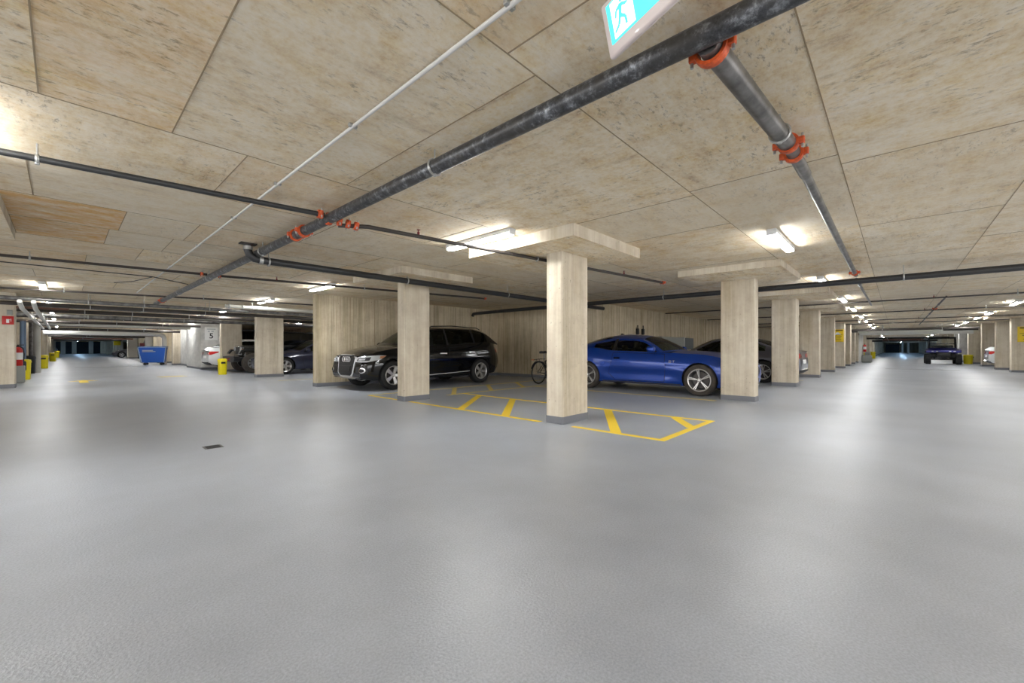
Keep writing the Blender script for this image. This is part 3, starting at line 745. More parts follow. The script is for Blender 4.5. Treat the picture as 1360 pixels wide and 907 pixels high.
def make_utv(loc, rz, label):
    root = empty('utility_vehicle', loc, rz, label=label, cat='utility vehicle')
    b = MB(); b.rbox((-1.3, -.60, .42), (1.1, .60, .70), .05); b.rbox((-1.35, -.66, .70), (-.35, .66, .98), .03)
    b.build('chassis', ['plastic_black'], root)
    h = MB()
    h.add([(1.28, -.50, .78), (1.28, .50, .78), (1.25, .55, .92), (1.25, -.55, .92), (.55, -.66, 1.08), (.55, .66, 1.08), (.55, -.70, .70), (.55, .70, .70)],
          [(0, 1, 2, 3), (3, 2, 5, 4), (0, 3, 4, 6), (1, 7, 5, 2), (0, 6, 7, 1), (4, 5, 7, 6)])
    h.build('hood', ['paint_violet'], root)
    for sd in (1, -1):
        f = MB().prism([(1.25, .92), (.85, 1.02), (.50, 1.04), (.42, .80), (.55, .78), (.66, .90), (1.10, .88), (1.2, .75), (1.26, .78)], sd*.5, sd*.80, 'xz'); f.build('front_fender', ['paint_violet'], root)
        MB().prism([(-1.32, .86), (-.38, .86), (-.42, .74), (-1.28, .74)], sd*.6, sd*.80, 'xz').build('rear_fender', ['plastic_black'], root)
        for yy in (.30, .50):
            MB().rbox((1.25, sd*yy-.055, .82), (1.285, sd*yy+.055, .885), .02).build('headlight', ['lamp_clear'], root)
    c = MB()
    for sd in (1, -1):
        c.tube([(.52, sd*.62, 1.0), (.20, sd*.62, 1.70), (.10, sd*.60, 1.74), (-.40, sd*.60, 1.74), (-.48, sd*.62, 1.70), (-.52, sd*.64, .9)], .03, 10)
    for x, z in ((.12, 1.73), (-.42, 1.73), (-.5, 1.35)): c.tube([(x, -.6, z), (x, .6, z)], .028, 10)
    c.build('roll_cage', ['plastic_black'], root)
    MB().rbox((-.55, -.66, 1.74), (.22, .66, 1.80), .03).build('roof', ['plastic_black'], root)
    MB().prism([(.50, 1.06), (.20, 1.70), (.19, 1.70), (.49, 1.06)], -.59, .59, 'xz').build('windshield', ['clear_glass'], root)
    MB().rbox((-.36, -.55, .68), (.10, .55, .86), .05).rbox((-.44, -.55, .8), (-.34, .55, 1.25), .04).build('bench_seat', ['seat_cloth'], root)
    pts = [V((.22, .32, 1.1))+V((-.07*sin(a), .16*cos(a), .14*sin(a))) for a in [2*pi*i/20 for i in range(20)]]
    MB().tube(pts, .014, 8, closed=True).build('steering_wheel', ['plastic_black'], root)
    f = MB(); f.tube([(1.2, -.38, .50), (1.38, -.36, .52), (1.38, -.34, .78), (1.38, .34, .78), (1.38, .36, .52), (1.2, .38, .50)], .022, 8)
    f.tube([(1.37, -.36, .62), (1.37, .36, .62)], .018, 8); f.rbox((1.28, -.30, .50), (1.36, .30, .74), .02); f.build('front_bumper', ['plastic_black'], root)
    a = MB()
    for ax in (1.0, -1.0):
        a.tube([(ax, -.62, .33), (ax, .62, .33)], .035, 8)
        for sd in (1, -1): a.tube([(ax, sd*.25, .5), (ax, sd*.6, .30)], .02, 8); a.tube([(ax, sd*.35, .75), (ax, sd*.58, .36)], .03, 8)
    a.build('suspension', ['alloy_dark'], root)
    for ax in (1.0, -1.0):
        for sd in (1, -1):
            w = wheel(root, ax, sd*.70, .33, .26, sd, 'eight', rim='alloy_dark', tyre='tyre_dark', rr=.5, detail=False)
            lg = MB()
            for k in range(20):
                q = 2*pi*k/20; M = Matrix.Rotation(-q, 4, 'Y')
                lg.box((-.022, -.12, .322), (.022, .12, .345), M=M)
            lg.build('tread_lug', ['tyre_dark'], w)
    return root

def make_bike(loc, rz, label):
    root = empty('bicycle', loc, rz, label=label, cat='bicycle')
    r = .335; wb = 1.02
    bb = V((.42, 0, .28)); seat = V((.26, 0, .80)); head = V((.86, 0, .82)); hb = V((.90, 0, .70))
    m = MB()
    for a, b, q in ((bb, V((.30, 0, .68)), .016), (bb, hb, .018), (V((.31, 0, .66)), head-V((.01, 0, .04)), .016), (hb, head, .02)): m.tube([a, b], q, 10)
    for sd in (1, -1):
        m.tube([bb+V((0, sd*.03, 0)), V((0, sd*.055, r))], .009, 8); m.tube([V((.31, sd*.015, .66)), V((0, sd*.055, r))], .008, 8)
        m.tube([hb+V((0, sd*.03, 0)), V((wb, sd*.05, r))], .011, 8)
    m.build('frame', ['bike_frame'], root)
    for x in (0, wb):
        w = MB(); w.tube([(x+(r-.018)*cos(a), 0, r+(r-.018)*sin(a)) for a in [2*pi*i/48 for i in range(48)]], .017, 8, closed=True)
        wo = w.build('bicycle_wheel', ['tyre_dark'], root)
        s_ = MB(); s_.tube([(x+(r-.042)*cos(a), 0, r+(r-.042)*sin(a)) for a in [2*pi*i/40 for i in range(40)]], .008, 6, closed=True)
        for k in range(28):
            a = 2*pi*k/28; s_.tube([(x+.02*cos(a+.8), (-1)**k*.03, r+.02*sin(a+.8)), (x+(r-.045)*cos(a), 0, r+(r-.045)*sin(a))], .0012, 4)
        s_.tube([(x, -.05, r), (x, .05, r)], .02, 10); s_.build('spokes', ['spoke'], wo)
        f = MB(); N = 14
        for sd in (1,):
            pts = [(x+(r+.015)*cos(a), 0, r+(r+.015)*sin(a)) for a in [radians(20)+radians(140)*i/N for i in range(N+1)]]
            for p, q in zip(pts, pts[1:]): f.add([(p[0], -.025, p[2]), (p[0], .025, p[2]), (q[0], .025, q[2]), (q[0], -.025, q[2])], [(0, 1, 2, 3)], 0, True)
        f.build('mudguard', ['bike_frame'], root)
    MB().tube([(.27, 0, .70), (.255, 0, .90)], .013, 8).build('seat_post', ['zinc'], root)
    s_ = MB(); s_.add([(.12, -.075, .90), (.12, .075, .90), (.22, .07, .905), (.40, .02, .90), (.40, -.02, .90), (.22, -.07, .905),
        (.11, -.08, .935), (.11, .08, .935), (.22, .075, .945), (.41, .02, .93), (.41, -.02, .93), (.22, -.075, .945)],
        [(5, 4, 3, 2, 1, 0), (6, 7, 8, 9, 10, 11), (0, 1, 7, 6), (1, 2, 8, 7), (2, 3, 9, 8), (3, 4, 10, 9), (4, 5, 11, 10), (5, 0, 6, 11)], 0, True)
    s_.v = [(x, y, .92+(z-.92)*1.7) for x, y, z in s_.v]; s_.build('saddle', ['saddle'], root)
    rk = MB()
    for sd in (1, -1): rk.tube([(-.25, sd*.06, .72), (.22, sd*.06, .73)], .006, 6); rk.tube([(-.05, sd*.06, .72), (0, sd*.07, r+.02)], .005, 6)
    for x in (-.25, -.1, .05, .2): rk.tube([(x, -.06, .722), (x, .06, .722)], .005, 6)
    ro = rk.build('rear_rack', ['plastic_black'], root)
    MB().rbox((-.29, -.045, .69), (-.25, .045, .73), .01).build('reflector', ['lamp_amber'], ro)
    hbm = MB(); hbm.tube([head, head+V((.02, 0, .12))], .014, 8); hbm.tube([(.78, -.30, .98), (.88, -.2, .98), (.90, 0, .95), (.88, .2, .98), (.78, .30, .98)], .012, 8)
    hbm.build('handlebar', ['bike_frame'], root)
    cr = MB(); cr.lathe([(.0, .045), (.09, .045), (.095, .048), (.09, .051)], 28, 'y', tuple(bb)); cr.tube([bb+V((0, .06, 0)), bb+V((.10, .07, -.13))], .01, 8); cr.tube([bb+V((0, -.06, 0)), bb+V((-.10, -.07, .13))], .01, 8)
    for s2, c in ((1, bb+V((.10, .07, -.13))), (-1, bb+V((-.10, -.07, .13)))): cr.rbox((c.x-.045, c.y, c.z-.012), (c.x+.045, c.y+s2*.08, c.z+.012), .006)
    cr.build('crankset', ['alloy_dark'], root)
    ch = MB(); ch.tube([bb+V((0, .048, .09)), (0, .048, r+.035)], .004, 5); ch.tube([bb+V((0, .048, -.09)), (0, .048, r-.035)], .004, 5); ch.build('chain', ['alloy_dark'], root)
    return root
EXPO = 1.08; WORLD = 3.9
# ------------------------------------------------------------------ scene
ZC = 2.5
# camera
cam = bpy.data.cameras.new('camera'); co = bpy.data.objects.new('camera', cam); COL.objects.link(co)
cam.sensor_width = 36; cam.lens = 550.9/1360*36; cam.shift_y = (463-453.5)/1360; cam.clip_end = 400; cam.clip_start = .02
co.location = (0, 0, 1.03); co.rotation_euler = (radians(90), 0, radians(42.79-90)); SC.camera = co
SC.view_settings.view_transform = 'Standard'; SC.view_settings.look = 'None'; SC.view_settings.gamma = 1
SC.view_settings.use_curve_mapping = False; SC.view_settings.exposure = EXPO
w = bpy.data.worlds.new('world'); SC.world = w; w.use_nodes = True
w.node_tree.nodes['Background'].inputs[0].default_value = (.5, .5, .5, 1); w.node_tree.nodes['Background'].inputs[1].default_value = WORLD

X0, X1, Y0, Y1 = -8.2, 143, -7.8, 127
MB().box((X0-.3, Y0-.3, -.3), (X1+.3, Y1+.3, 0)).build('floor', ['floor_paint'], kind='structure')
# ceiling: one slab whose underside is divided into formwork panels
def ceiling():
    mb = MB(); tones = []
    mb.box((X0-.3, Y0-.3, ZC+.004), (X1+.3, Y1+.3, ZC+.3)); tones += [(0, 0, 0)]*6
    ys = [Y0, -6.54, -5.4, -4.26, -3.12, -1.96, -.82, .32, 1.42, 3.62, 4.83, 6.05, 7.1, 8.15, 9.3]
    while ys[-1] < 62: ys.append(ys[-1]+1.17)
    ys += [80, 100, Y1]
    joints = []
    rnd = random.Random(3)
    def quad(a, b, c, d, tn): mb.add([(a, b, ZC), (c, b, ZC), (c, d, ZC), (a, d, ZC)], [(3, 2, 1, 0)]); tones.append(tn)
    for bi, (ya, yb) in enumerate(zip(ys, ys[1:])):
        if ya >= 62: xs = [X0, 10, X1]
        else:
            off = [0, 1.22, .6, 1.9][bi % 4]+rnd.uniform(-.1, .1)
            fixed = {-.82: [-.6, 1.75, 4.2, 6.52, 8.9], .32: [-.9, 1.5, 3.98, 6.4, 8.7], 1.42: [-2.5, -.10, .5, 1.72, 4.1, 5.3, 7.7],
                     3.62: [-1.6, .95, 3.4, 5.85], 4.83: [-.2, 2.2, 4.7], 6.05: [-.41, .46, 1.1, 3.5, 5.9], 7.1: [-.41, .38, 1.0, 3.4, 5.8], 8.15: [.8, 3.2, 5.6]}.get(round(ya, 2))
            xs = [X0]
            if fixed:
                x = fixed[0]
                pre = []
                while x-2.44 > X0: x -= 2.44; pre.append(x)
                xs += pre[::-1]+fixed
            while xs[-1]+2.44 < 66: xs.append(xs[-1]+(2.44 if len(xs) > 1 else .5+off))
            xs += [X1]
        for xa, xb in zip(xs, xs[1:]):
            d = 1 if rnd.random() < .22 else 0
            g = rnd.choice([0, 0, 0, .12, .2, .3])*rnd.random(); b = rnd.choice([0, .1, .25, .45])
            if round(ya, 2) in (6.05, 7.1) and abs(xb-.42) < .06: g = .9; b = .1
            if round(ya, 2) in (6.05, 7.1) and xa > .3 and xb < 1.2: g = 0; b = .5
            quad(xa, ya, xb, yb, (d, g, b))
            if ya < 62 and xb < 66 and rnd.random() < .9: joints.append(((xb-.0035, ya), (xb+.0035, yb)))
        if ya < 62: joints.append(((X0, ya-.0032), (66, ya+.0032)))
    k = len(mb.f)
    for (a, b), (c, d) in joints: mb.box((a, b, ZC-.003), (c, d, ZC+.002), 1); tones += [(0, 0, 0)]*6
    o = bpy.data.objects.new('ceiling', bpy.data.meshes.new('ceiling')); COL.objects.link(o); me = o.data
    me.from_pydata(mb.v, [], mb.f); me.materials.append(MATS['ceiling_concrete']); me.materials.append(MATS['joint_concrete'])
    for i, p in enumerate(me.polygons): p.material_index = mb.m[i]
    ca = me.color_attributes.new('tone', 'FLOAT_COLOR', 'CORNER')
    for i, p in enumerate(me.polygons):
        for li in p.loop_indices: ca.data[li].color = (*tones[i], 1)
    tag(o, kind='structure')
ceiling()

def wall(nm, a, b, mt='wall_concrete', band=True, z1=ZC):
    o = MB().box((a[0], a[1], 0), (b[0], b[1], z1)).build(nm, [mt], kind='structure')
    if band:
        e = .006; MB().box((a[0]-e, a[1]-e, 0), (b[0]+e, b[1]+e, .10)).build('baseboard', ['base_paint'], o)
    return o
wall('wall_bay_left', (4.62, 11.43), (11.78, 11.68))
wall('wall_bay_back', (11.5, 7.0), (11.75, 11.43))
wall('wall_row_back', (11.75, 7.0), (142, 7.25))
wall('wall_left_bays_back', (12.0, 11.9), (12.25, 126))
wall('wall_far_left', (-8, 15), (-7.75, 126)); wall('wall_far_right', (13, -7.8), (142, -7.55))
wall('wall_end_left_aisle', (-7.5, 126), (12, 126.3), band=False); wall('wall_end_right_aisle', (142, -7.5), (142.3, 7), band=False)
wall('wall_left_recess', (-7.7, 23.8), (-1.25, 24.05))
wall('wall_left_recess_deep', (-7.7, 42), (-1.0, 42.25))
wall('wall_block', (4.6, 25.2), (5.42, 28.7), 'block_white')
wall('wall_service', (4.98, 28.75), (5.2, 33), 'block_white')
wall('wall_service_room', (5.45, 26), (5.7, 60)) 
# formwork seams, tie holes, and rust stains are in the materials; vertical seams of the long walls as thin ribs
def ribs(nm, pts, parent_name):
    p = bpy.data.objects[parent_name]; m = MB()
    for (x, y, dx, dy) in pts: m.box((x-dx, y-dy, .12), (x+dx, y+dy, ZC-.01))
    m.build(nm, ['joint_concrete'], p)
ribs('seam', [(11.497, y, .004, .006) for y in (7.9, 8.8, 9.75, 10.5, 11.1)], 'wall_bay_back')
ribs('seam', [(x, 6.998, .005, .004) for x in [11.9+.55*k for k in range(40)]], 'wall_row_back')
ribs('seam', [(x, 11.428, .006, .004) for x in (5.55, 6.3, 7.1, 7.7, 8.5, 9.4, 10.4)], 'wall_bay_left')
h = MB()
for x in (6.05, 7.9, 9.8):
    for z in (.35, 1.1, 1.85): h.lathe([(0, 11.425), (.014, 11.425), (.016, 11.431)], 12, 'y', (x, 0, z))
h.build('tie_hole', ['joint_concrete'], bpy.data.objects['wall_bay_left'])

# ---- pillars
def pillar(a, b, label, panel=None, group=None, band=.10, mt='pillar_concrete', pz=2.375, top=None):
    """a, b opposite footprint corners; the base is at the pillar's centre"""
    cx, cy = (a[0]+b[0])/2, (a[1]+b[1])/2; hx, hy = abs(b[0]-a[0])/2, abs(b[1]-a[1])/2
    top = top or (pz if panel else ZC)
    m = MB(); c = .018
    poly = [(-hx+c, -hy), (hx-c, -hy), (hx, -hy+c), (hx, hy-c), (hx-c, hy), (-hx+c, hy), (-hx, hy-c), (-hx, -hy+c)]
    m.prism(poly, 0, top)
    o = m.build('concrete_pillar', [mt], None, (cx, cy, 0), label=label, cat='pillar', group=group)
    if band: MB().prism([(x*(1+.007/hx), y*(1+.007/hy)) for x, y in poly], 0, band).build('base_band', ['base_paint'], o)
    if panel:
        (x0, y0), (x1, y1) = panel
        q = MB().box((x0-cx, y0-cy, pz), (x1-cx, y1-cy, ZC+.003)); q.m[0] = 1; q.build('drop_panel', ['pillar_concrete', 'ceiling_concrete'], o)
    return o
pillar((4.59, 3.32), (5.23, 3.60), 'nearest concrete pillar, standing in the centre of the picture', ((4.04, 2.76), (5.74, 4.60)), pz=2.355)
pillar((4.49, 7.0), (5.09, 7.26), 'concrete pillar standing in front of the black suv', ((4.04, 6.4), (5.72, 8.2)))
pillar((9.07, 2.0), (9.35, 2.62), 'concrete pillar just right of the front wheel of the blue coupe', ((7.95, 1.38), (9.85, 3.05)), pz=2.39)
pillar((13.44, 1.98), (13.9, 2.56), 'concrete pillar in front of the dark grey sedan', ((12.36, 1.18), (14.3, 3.1)), pz=2.39)
pillar((18.2, 2.0), (18.6, 2.58), 'concrete pillar right behind the silver car tail', ((17.2, 1.3), (19.2, 3.2)), pz=2.39)
pillar((22.9, 1.98), (23.3, 2.5), 'concrete pillar directly left of the pillar with the yellow notice', ((22.1, 1.4), (24.0, 3.2)), pz=2.39)
pc7 = pillar((27.9, 1.98), (28.3, 2.62), 'concrete pillar wearing a yellow notice in the right aisle', ((27.1, 1.4), (29.0, 3.2)), pz=2.39)
pillar((31.6, 1.98), (32.4, 2.5), 'concrete pillar right after the pillar with the yellow notice')
for i, X in enumerate((36.2, 39.5)): pillar((X, 2.02), (X+.4, 2.6), ['concrete pillar second after the yellow notice pillar', 'concrete pillar third after the yellow notice pillar, before the white column'][i])
pillar((44, 1.98), (44.6, 2.6), 'bright white column far down the left side of the right aisle', mt='duct_white', band=0)
for X in (50, 56, 62, 70, 80, 92, 106, 122): pillar((X, 2.0), (X+.5, 2.7), 'far concrete pillar on the left side of the right aisle, beyond the white column', group='far pillars on the left of the right aisle', mt='pillar_concrete')
# right side of the right aisle
pr1 = pillar((28.0, -3.68), (28.4, -5.3), 'concrete pillar with a yellow notice at the right edge of the picture', ((27.2, -3.0), (29.2, -5.4)))
pillar((31.1, -3.6), (31.5, -4.75), 'tall concrete pillar just right of the white car tail', ((30.3, -3.1), (32.3, -5.0)))
pillar((36.2, -3.65), (36.6, -4.3), 'slim concrete pillar left of the white car tail')
pillar((42, -3.62), (42.4, -5.0), 'tan concrete pillar behind the yellow bin of the right aisle')
pillar((47.4, -3.6), (47.8, -5.0), 'light grey pillar left of the yellow bin in the right aisle', mt='block_white')
pillar((50.0, -3.55), (50.4, -4.2), 'white column right beside the blue utility vehicle', mt='duct_white', band=0)
for X in (57, 64, 72, 82, 94, 108, 124): pillar((X, -3.6), (X+.5, -4.3), 'far pillar on the right side of the right aisle, beyond the utility vehicle', group='far pillars on the right of the right aisle')
wall('wall_right_bay', (37.2, -4.4), (37.4, -7.5)); wall('wall_right_bay_far', (52, -4.3), (52.3, -7.5), 'blue_wall')
wall('wall_right_aisle_blue', (70, -4.4), (141, -4.7), 'blue_wall', band=False)
# left aisle
pillar((-2.4, 17.0), (-.87, 17.4), 'wide concrete pillar at the left edge of the picture', None)
pillar((-1.7, 7.0), (-1.05, 7.26), 'pillar beyond the left edge, only the corner of its drop panel showing', ((-2.4, 6.22), (-.41, 8.0)))
pillar((4.7, 16.8), (5.58, 17.1), 'concrete pillar between the jeep-like truck and the navy car')
pillar((4.75, 22.0), (5.55, 22.3), 'concrete pillar behind the front of the black off-road truck')
pillar((-2.2, 29), (-.87, 29.4), 'concrete pillar beside the second yellow bin of the left aisle')
pillar((-1.3, 34.6), (-.87, 35), 'slim white pillar after the second yellow bin of the left aisle', mt='duct_white')
for Y in (48, 60, 75, 95): pillar((-1.6, Y), (-.87, Y+.4), 'far pillar on the left side of the left aisle', group='far pillars on the left of the left aisle')
pillar((4.6, 33.0), (5.45, 33.4), 'broad concrete pillar to the right of the blue dumpster')
pillar((4.55, 38.6), (5.4, 39), 'concrete pillar half hidden behind the blue dumpster')
ob = MB().lathe([(0, 0), (.27, 0), (.27, ZC), (0, ZC)], 32, 'z').build('round_column', ['duct_white'], None, (4.85, 46, 0), label='round white column left of the blue dumpster', cat='column')
pillar((4.6, 60), (5.4, 60.4), 'pale pillar with a diagonal brace, left of the round white column', mt='duct_white')
MB().tube([(5.3, 58, .05), (5.2, 50, 2.4)], .08, 10).build('diagonal_brace', ['dark_pipe'], None, label='dark diagonal brace beside the round white column', cat='brace')
for Y in (79, 92, 108): pillar((4.6, Y), (5.6, Y+.4), 'far pillar on the right side of the left aisle, beyond the parked grey car', group='far pillars on the right of the left aisle')
# end of the left aisle
for X in (-.4, 1.0, 3.2): pillar((X, 112), (X+.6, 112.5), 'pale pillar across the dark far end of the left aisle', group='pillars across the left aisle end', mt='duct_white', band=0)
MB().box((-7, 121, 0), (8, 121.3, 2.4)).build('rolling_gate', ['dark_gate'], None, label='dark gate closing the far end of the left aisle', cat='gate')
MB().box((141.2, -.6, 0), (141.5, 1.9, 2.1)).build('rolling_gate', ['dark_gate'], None, label='dark doorway gate at the far end of the right aisle', cat='gate')
for Y in (-1.0, -2.0): pillar((138, Y), (138.5, Y-.35), 'pale pillar at the far end of the right aisle', group='pillars at the right aisle end', mt='duct_white', band=0)
MB().box((88, 4.62, 0), (89.2, 4.5, 2.1)).build('service_door', ['door_brown'], None, label='brown service door far down the left aisle', cat='door')
MB().box((39.0, -3.6, 1.99), (39.4, 1.95, 2.20)).build('ceiling_beam', ['beam_paint'], None, label='pale beam crossing the right aisle above the utility vehicle', cat='beam')

# ---- floor markings
def bar(mb, p, q, wd=.09, z=.0025):
    d = V((q[0]-p[0], q[1]-p[1])).normalized(); n = V((-d.y, d.x))*wd/2
    mb.prism([(p[0]+n.x, p[1]+n.y), (p[0]-n.x, p[1]-n.y), (q[0]-n.x, q[1]-n.y), (q[0]+n.x, q[1]+n.y)][::-1], 0, z); return mb
hz = empty('floor_marking', (4.57, 1.92, 0), label='bright yellow hatched zone painted around the two front pillars', cat='floor marking')
def loc_(p): return (p[0]-4.57, p[1]-1.92)
m = MB()
for kz, (p, q) in enumerate((((4.57, 8.50), (4.57, 7.32)), ((4.57, 6.94), (4.57, 3.68)), ((4.57, 3.14), (4.57, 1.90)), ((4.53, 1.93), (6.30, 1.93)), ((6.24, 1.90), (6.24, 7.30)), )):
    bar(m, loc_(p), loc_(q), .085, (.0022, .0022, .0022, .0030, .0037)[kz])
m.build('outline', ['line_yellow'], hz)
for p, q in (((4.6, 5.45), (6.2, 6.72)), ((4.6, 4.40), (6.2, 5.72)), ((4.6, 2.52), (6.2, 3.55)), ((5.55, 1.95), (6.2, 2.42))):
    bar(MB(), loc_(p), loc_(q), .13, .0016).build('hatch_stripe', ['line_yellow'], hz)
hz2 = empty('floor_marking', (4.57, 7.3, 0), label='faded yellow hatched zone painted beside the black suv', cat='floor marking')
m = MB(); bar(m, (1.2, 0), (6.6, 0), .09); bar(m, (0, 1.24), (6.6, 1.24), .09); m.build('outline', ['faded_line'], hz2)
for k in range(3): bar(MB(), (1.4+1.2*k, .02), (2.4+1.2*k, 1.2), .11, .0016).build('hatch_stripe', ['faded_line'], hz2)
for (p, q, lb) in (((8.77, 2.62), (8.77, 7.25), 'pale yellow stall line beside the blue coupe'), ((12.0, 2.6), (12.0, 6.9), 'stall line between the blue coupe and the grey sedan'),
                   ((4.7, 14.6), (9.5, 14.6), 'pale stall line on the floor in front of the navy car'), ((16.2, 2.2), (16.2, 6.9), 'stall line beside the silver car')):
    bar(MB(), p, q, .09).build('parking_line', ['faded_line'], None, label=lb, cat='parking line')
m = MB().prism([(-.10, 0), (-.10, -.9), (.10, -.9), (.10, 0), (.34, 0), (0, .6), (-.34, 0)][::-1], 0, .003); m.build('floor_arrow', ['line_yellow'], None, (.42, 18.9, 0), label='yellow arrow painted on the left aisle floor', cat='floor marking')
bar(MB(), (2.35, 19.6), (3.1, 19.75), .5).build('floor_patch', ['faded_line'], None, label='pale yellow patch on the left aisle floor', cat='floor marking')
def grate(x, y, lx, ly, lb):
    o = empty('floor_drain', (x, y, 0), label=lb, cat='floor drain')
    MB().box((-lx/2, -ly/2, 0), (lx/2, ly/2, .003)).build('drain_frame', ['drain'], o)
    m = MB(); n = max(4, int(max(lx, ly)/.06))
    for k in range(n):
        if lx > ly: c = -lx/2+lx*(k+.5)/n; m.box((c-.014, -ly*.38, .003), (c+.014, ly*.38, .0045))
        else: c = -ly/2+ly*(k+.5)/n; m.box((-lx*.38, c-.014, .003), (lx*.38, c+.014, .0045))
    m.build('drain_slots', ['rubber'], o)
grate(1.9, 32.6, 3.0, .22, 'long dark trench drain across the left aisle floor'); grate(28.6, -.9, .22, 2.6, 'long dark trench drain across the right aisle floor')
grate(1.06, 5.25, .16, .16, 'small square drain on the grey floor left of centre')

# ---- pipes
def pipe(name, pts, r, mt, label, cat='pipe', n=14, **kw):
    root = empty(name, pts[0], label=label, cat=cat, group=kw.get('group'))
    L = V(pts[0]); MB().tube([V(p)-L for p in pts], r, n).build('pipe_run', [mt], root)
    return root
def hanger(root, p, r, axis, mt='zinc', top=ZC):
    """clevis ring around the pipe with a rod to the slab"""
    q = V(p)-root.location; m = MB()
    n = (1, 0, 0) if axis == 'x' else (0, 1, 0)
    m.tube(ring_pts(q, n, r+.008, 20), .006, 6, closed=True)
    for s in (-.02, .02):
        o = V((s, 0, 0)) if axis == 'x' else V((0, s, 0))
        m.tube(ring_pts(q+o*.4, n, r+.006, 20), .004, 5, closed=True)
    m.tube([q+V((0, 0, r+.008)), (q.x, q.y, top-root.location.z)], .006, 6)
    m.rbox((q.x-.012, q.y-.012, q.z-r-.016), (q.x+.012, q.y+.012, q.z-r+.01), .004)
    m.build('hanger', [mt], root)
def coupling(root, p, d, r, mt='orange_paint', w=.045):
    """two-half grooved coupling with bolt ears"""
    q = V(p)-root.location; d = V(d).normalized(); m = MB()
    u, v = m.frame(d); M = Matrix((u, v, d)).transposed().to_4x4(); M.translation = q
    bm = MB(); bm.lathe([(r+.002, -w/2), (r+.017, -w/2), (r+.020, -w*.25), (r+.020, w*.25), (r+.017, w/2), (r+.002, w/2)], 24, 'z', closed=True)
    for s in (1, -1):
        bm.rbox((s*(r+.010), -.024, -w*.36), (s*(r+.046), .024, w*.36), .008)
    m.add([M @ V(x) for x in bm.v], bm.f, 0, True); c = m.build('coupling', [mt], root)
    for s in (1, -1): MB().tube([M @ V((s*(r+.034), -.045, 0)), M @ V((s*(r+.034), .045, 0))], .008, 8).build('coupling_bolt', ['zinc'], c)
def sprinkler(root, p, up=True, mt='dark_red'):
    q = V(p)-root.location; s = 1 if up else -1; m = MB()
    m.tube([q, q+V((0, 0, s*.05))], .014, 8); m.tube([q+V((0, 0, s*.05)), q+V((0, 0, s*.075))], .007, 6)
    m.lathe([(0, s*.078), (.02, s*.078), (.022, s*.074), (0, s*.072)], 12, 'z', tuple(q)); m.build('sprinkler_head', [mt], root)

mn = pipe('sprinkler_main', [(1.86, -6, 2.37), (1.86, 16.2, 2.37)], .052, 'mottled_steel', 'thick mottled sprinkler main running from the top of the picture down the left aisle')
for y in (.62, 5.2): coupling(mn, (1.86, y, 2.37), (0, 1, 0), .052) if y > 5 else None
coupling(mn, (1.86, 4.95, 2.37), (0, 1, 0), .052); coupling(mn, (1.86, 15.0, 2.37), (0, 1, 0), .052)
coupling(mn, (1.86, 4.30, 2.37), (1, 0, 0), .045)
for y in (2.5, 6.4, 9.5, 12.5): hanger(mn, (1.86, y, 2.37), .052, 'y')
lm = pipe('electrical_conduit', [(1.99, -6, 2.462), (1.99, 1.5, 2.462), (1.98, 3.6, 2.462), (1.93, 5.0, 2.462), (1.93, 9.4, 2.462)], .014, 'steel_pipe', 'thin grey conduit strapped along the top of the thick mottled main', 'conduit')
cd = pipe('electrical_conduit', [(1.28, -4, 2.478), (1.28, 14.4, 2.478)], .011, 'white_conduit', 'thin white conduit fixed flat to the ceiling, left of the main pipe', 'conduit')
for y in (1.2, 2.6, 4.0, 5.4, 7.2, 9.4): MB().rbox((-.028, y+4-.012, -.006), (.028, y+4+.012, .016), .004).build('pipe_strap', ['zinc'], cd)
c0 = pipe('sprinkler_branch', [(-6, 5.25, 2.39), (1.80, 4.27, 2.39)], .024, 'black_pipe', 'black branch pipe running from the left edge to the thick main')
hanger(c0, (-.13, 4.52, 2.39), .024, 'x'); coupling(c0, (1.76, 4.275, 2.39), (1, -.12, 0), .024)
c1 = pipe('sprinkler_branch', [(1.92, 4.22, 2.30), (2.2, 4.12, 2.325), (8.0, 3.36, 2.325)], .022, 'dark_pipe', 'thin branch pipe passing beneath the tube light and behind the nearest pillar')
for k in range(3): coupling(c1, (1.93+.075*k, 4.21-.03*k, 2.325-.012*k+.012), (1, -.25, -.15), .024)
coupling(c1, (7.99, 3.36, 2.325), (1, -.13, 0), .014)
for t in (.1, .42, .78): x = 2.2+5.8*t; y = 4.12-.76*t; sprinkler(c1, (x, y, 2.325)) if t != .42 else hanger(c1, (x, y, 2.325), .022, 'x')
dr = pipe('drain_pipe', [(1.74, 6.62, 2.49), (1.74, 6.62, 2.40), (1.76, 6.62, 2.34), (1.82, 6.62, 2.295), (1.93, 6.62, 2.285), (11.3, 6.62, 2.265)], .052, 'black_pipe', 'thick black drain pipe passing over the pillar in front of the black suv')
for c, ax in (((0, 0, -.06), 'z'), ((.16, 0, -.203), 'x'),): m = MB(); m.lathe([(.053, c[2 if ax == 'z' else 0]-.025), (.058, c[2 if ax == 'z' else 0]-.025), (.058, c[2 if ax == 'z' else 0]+.025), (.053, c[2 if ax == 'z' else 0]+.025)], 20, ax, (0, 0, 0) if ax == 'z' else (0, 0, c[2]), closed=True); m.build('band_clamp', ['zinc'], dr)
MB().rbox((-.10, -.06, -.012), (.10, .06, .006), .004).build('ceiling_flange', ['dark_pipe'], dr)
for x in (2.0, 4.3, 7.0): hanger(dr, (x, 6.62, 2.28), .052, 'x')
rp = pipe('sprinkler_main', [(1.90, .60, 2.36), (3.3, .52, 2.38)], .050, 'steel_pipe', 'thick grey steel pipe branching right from the main beside the exit sign')
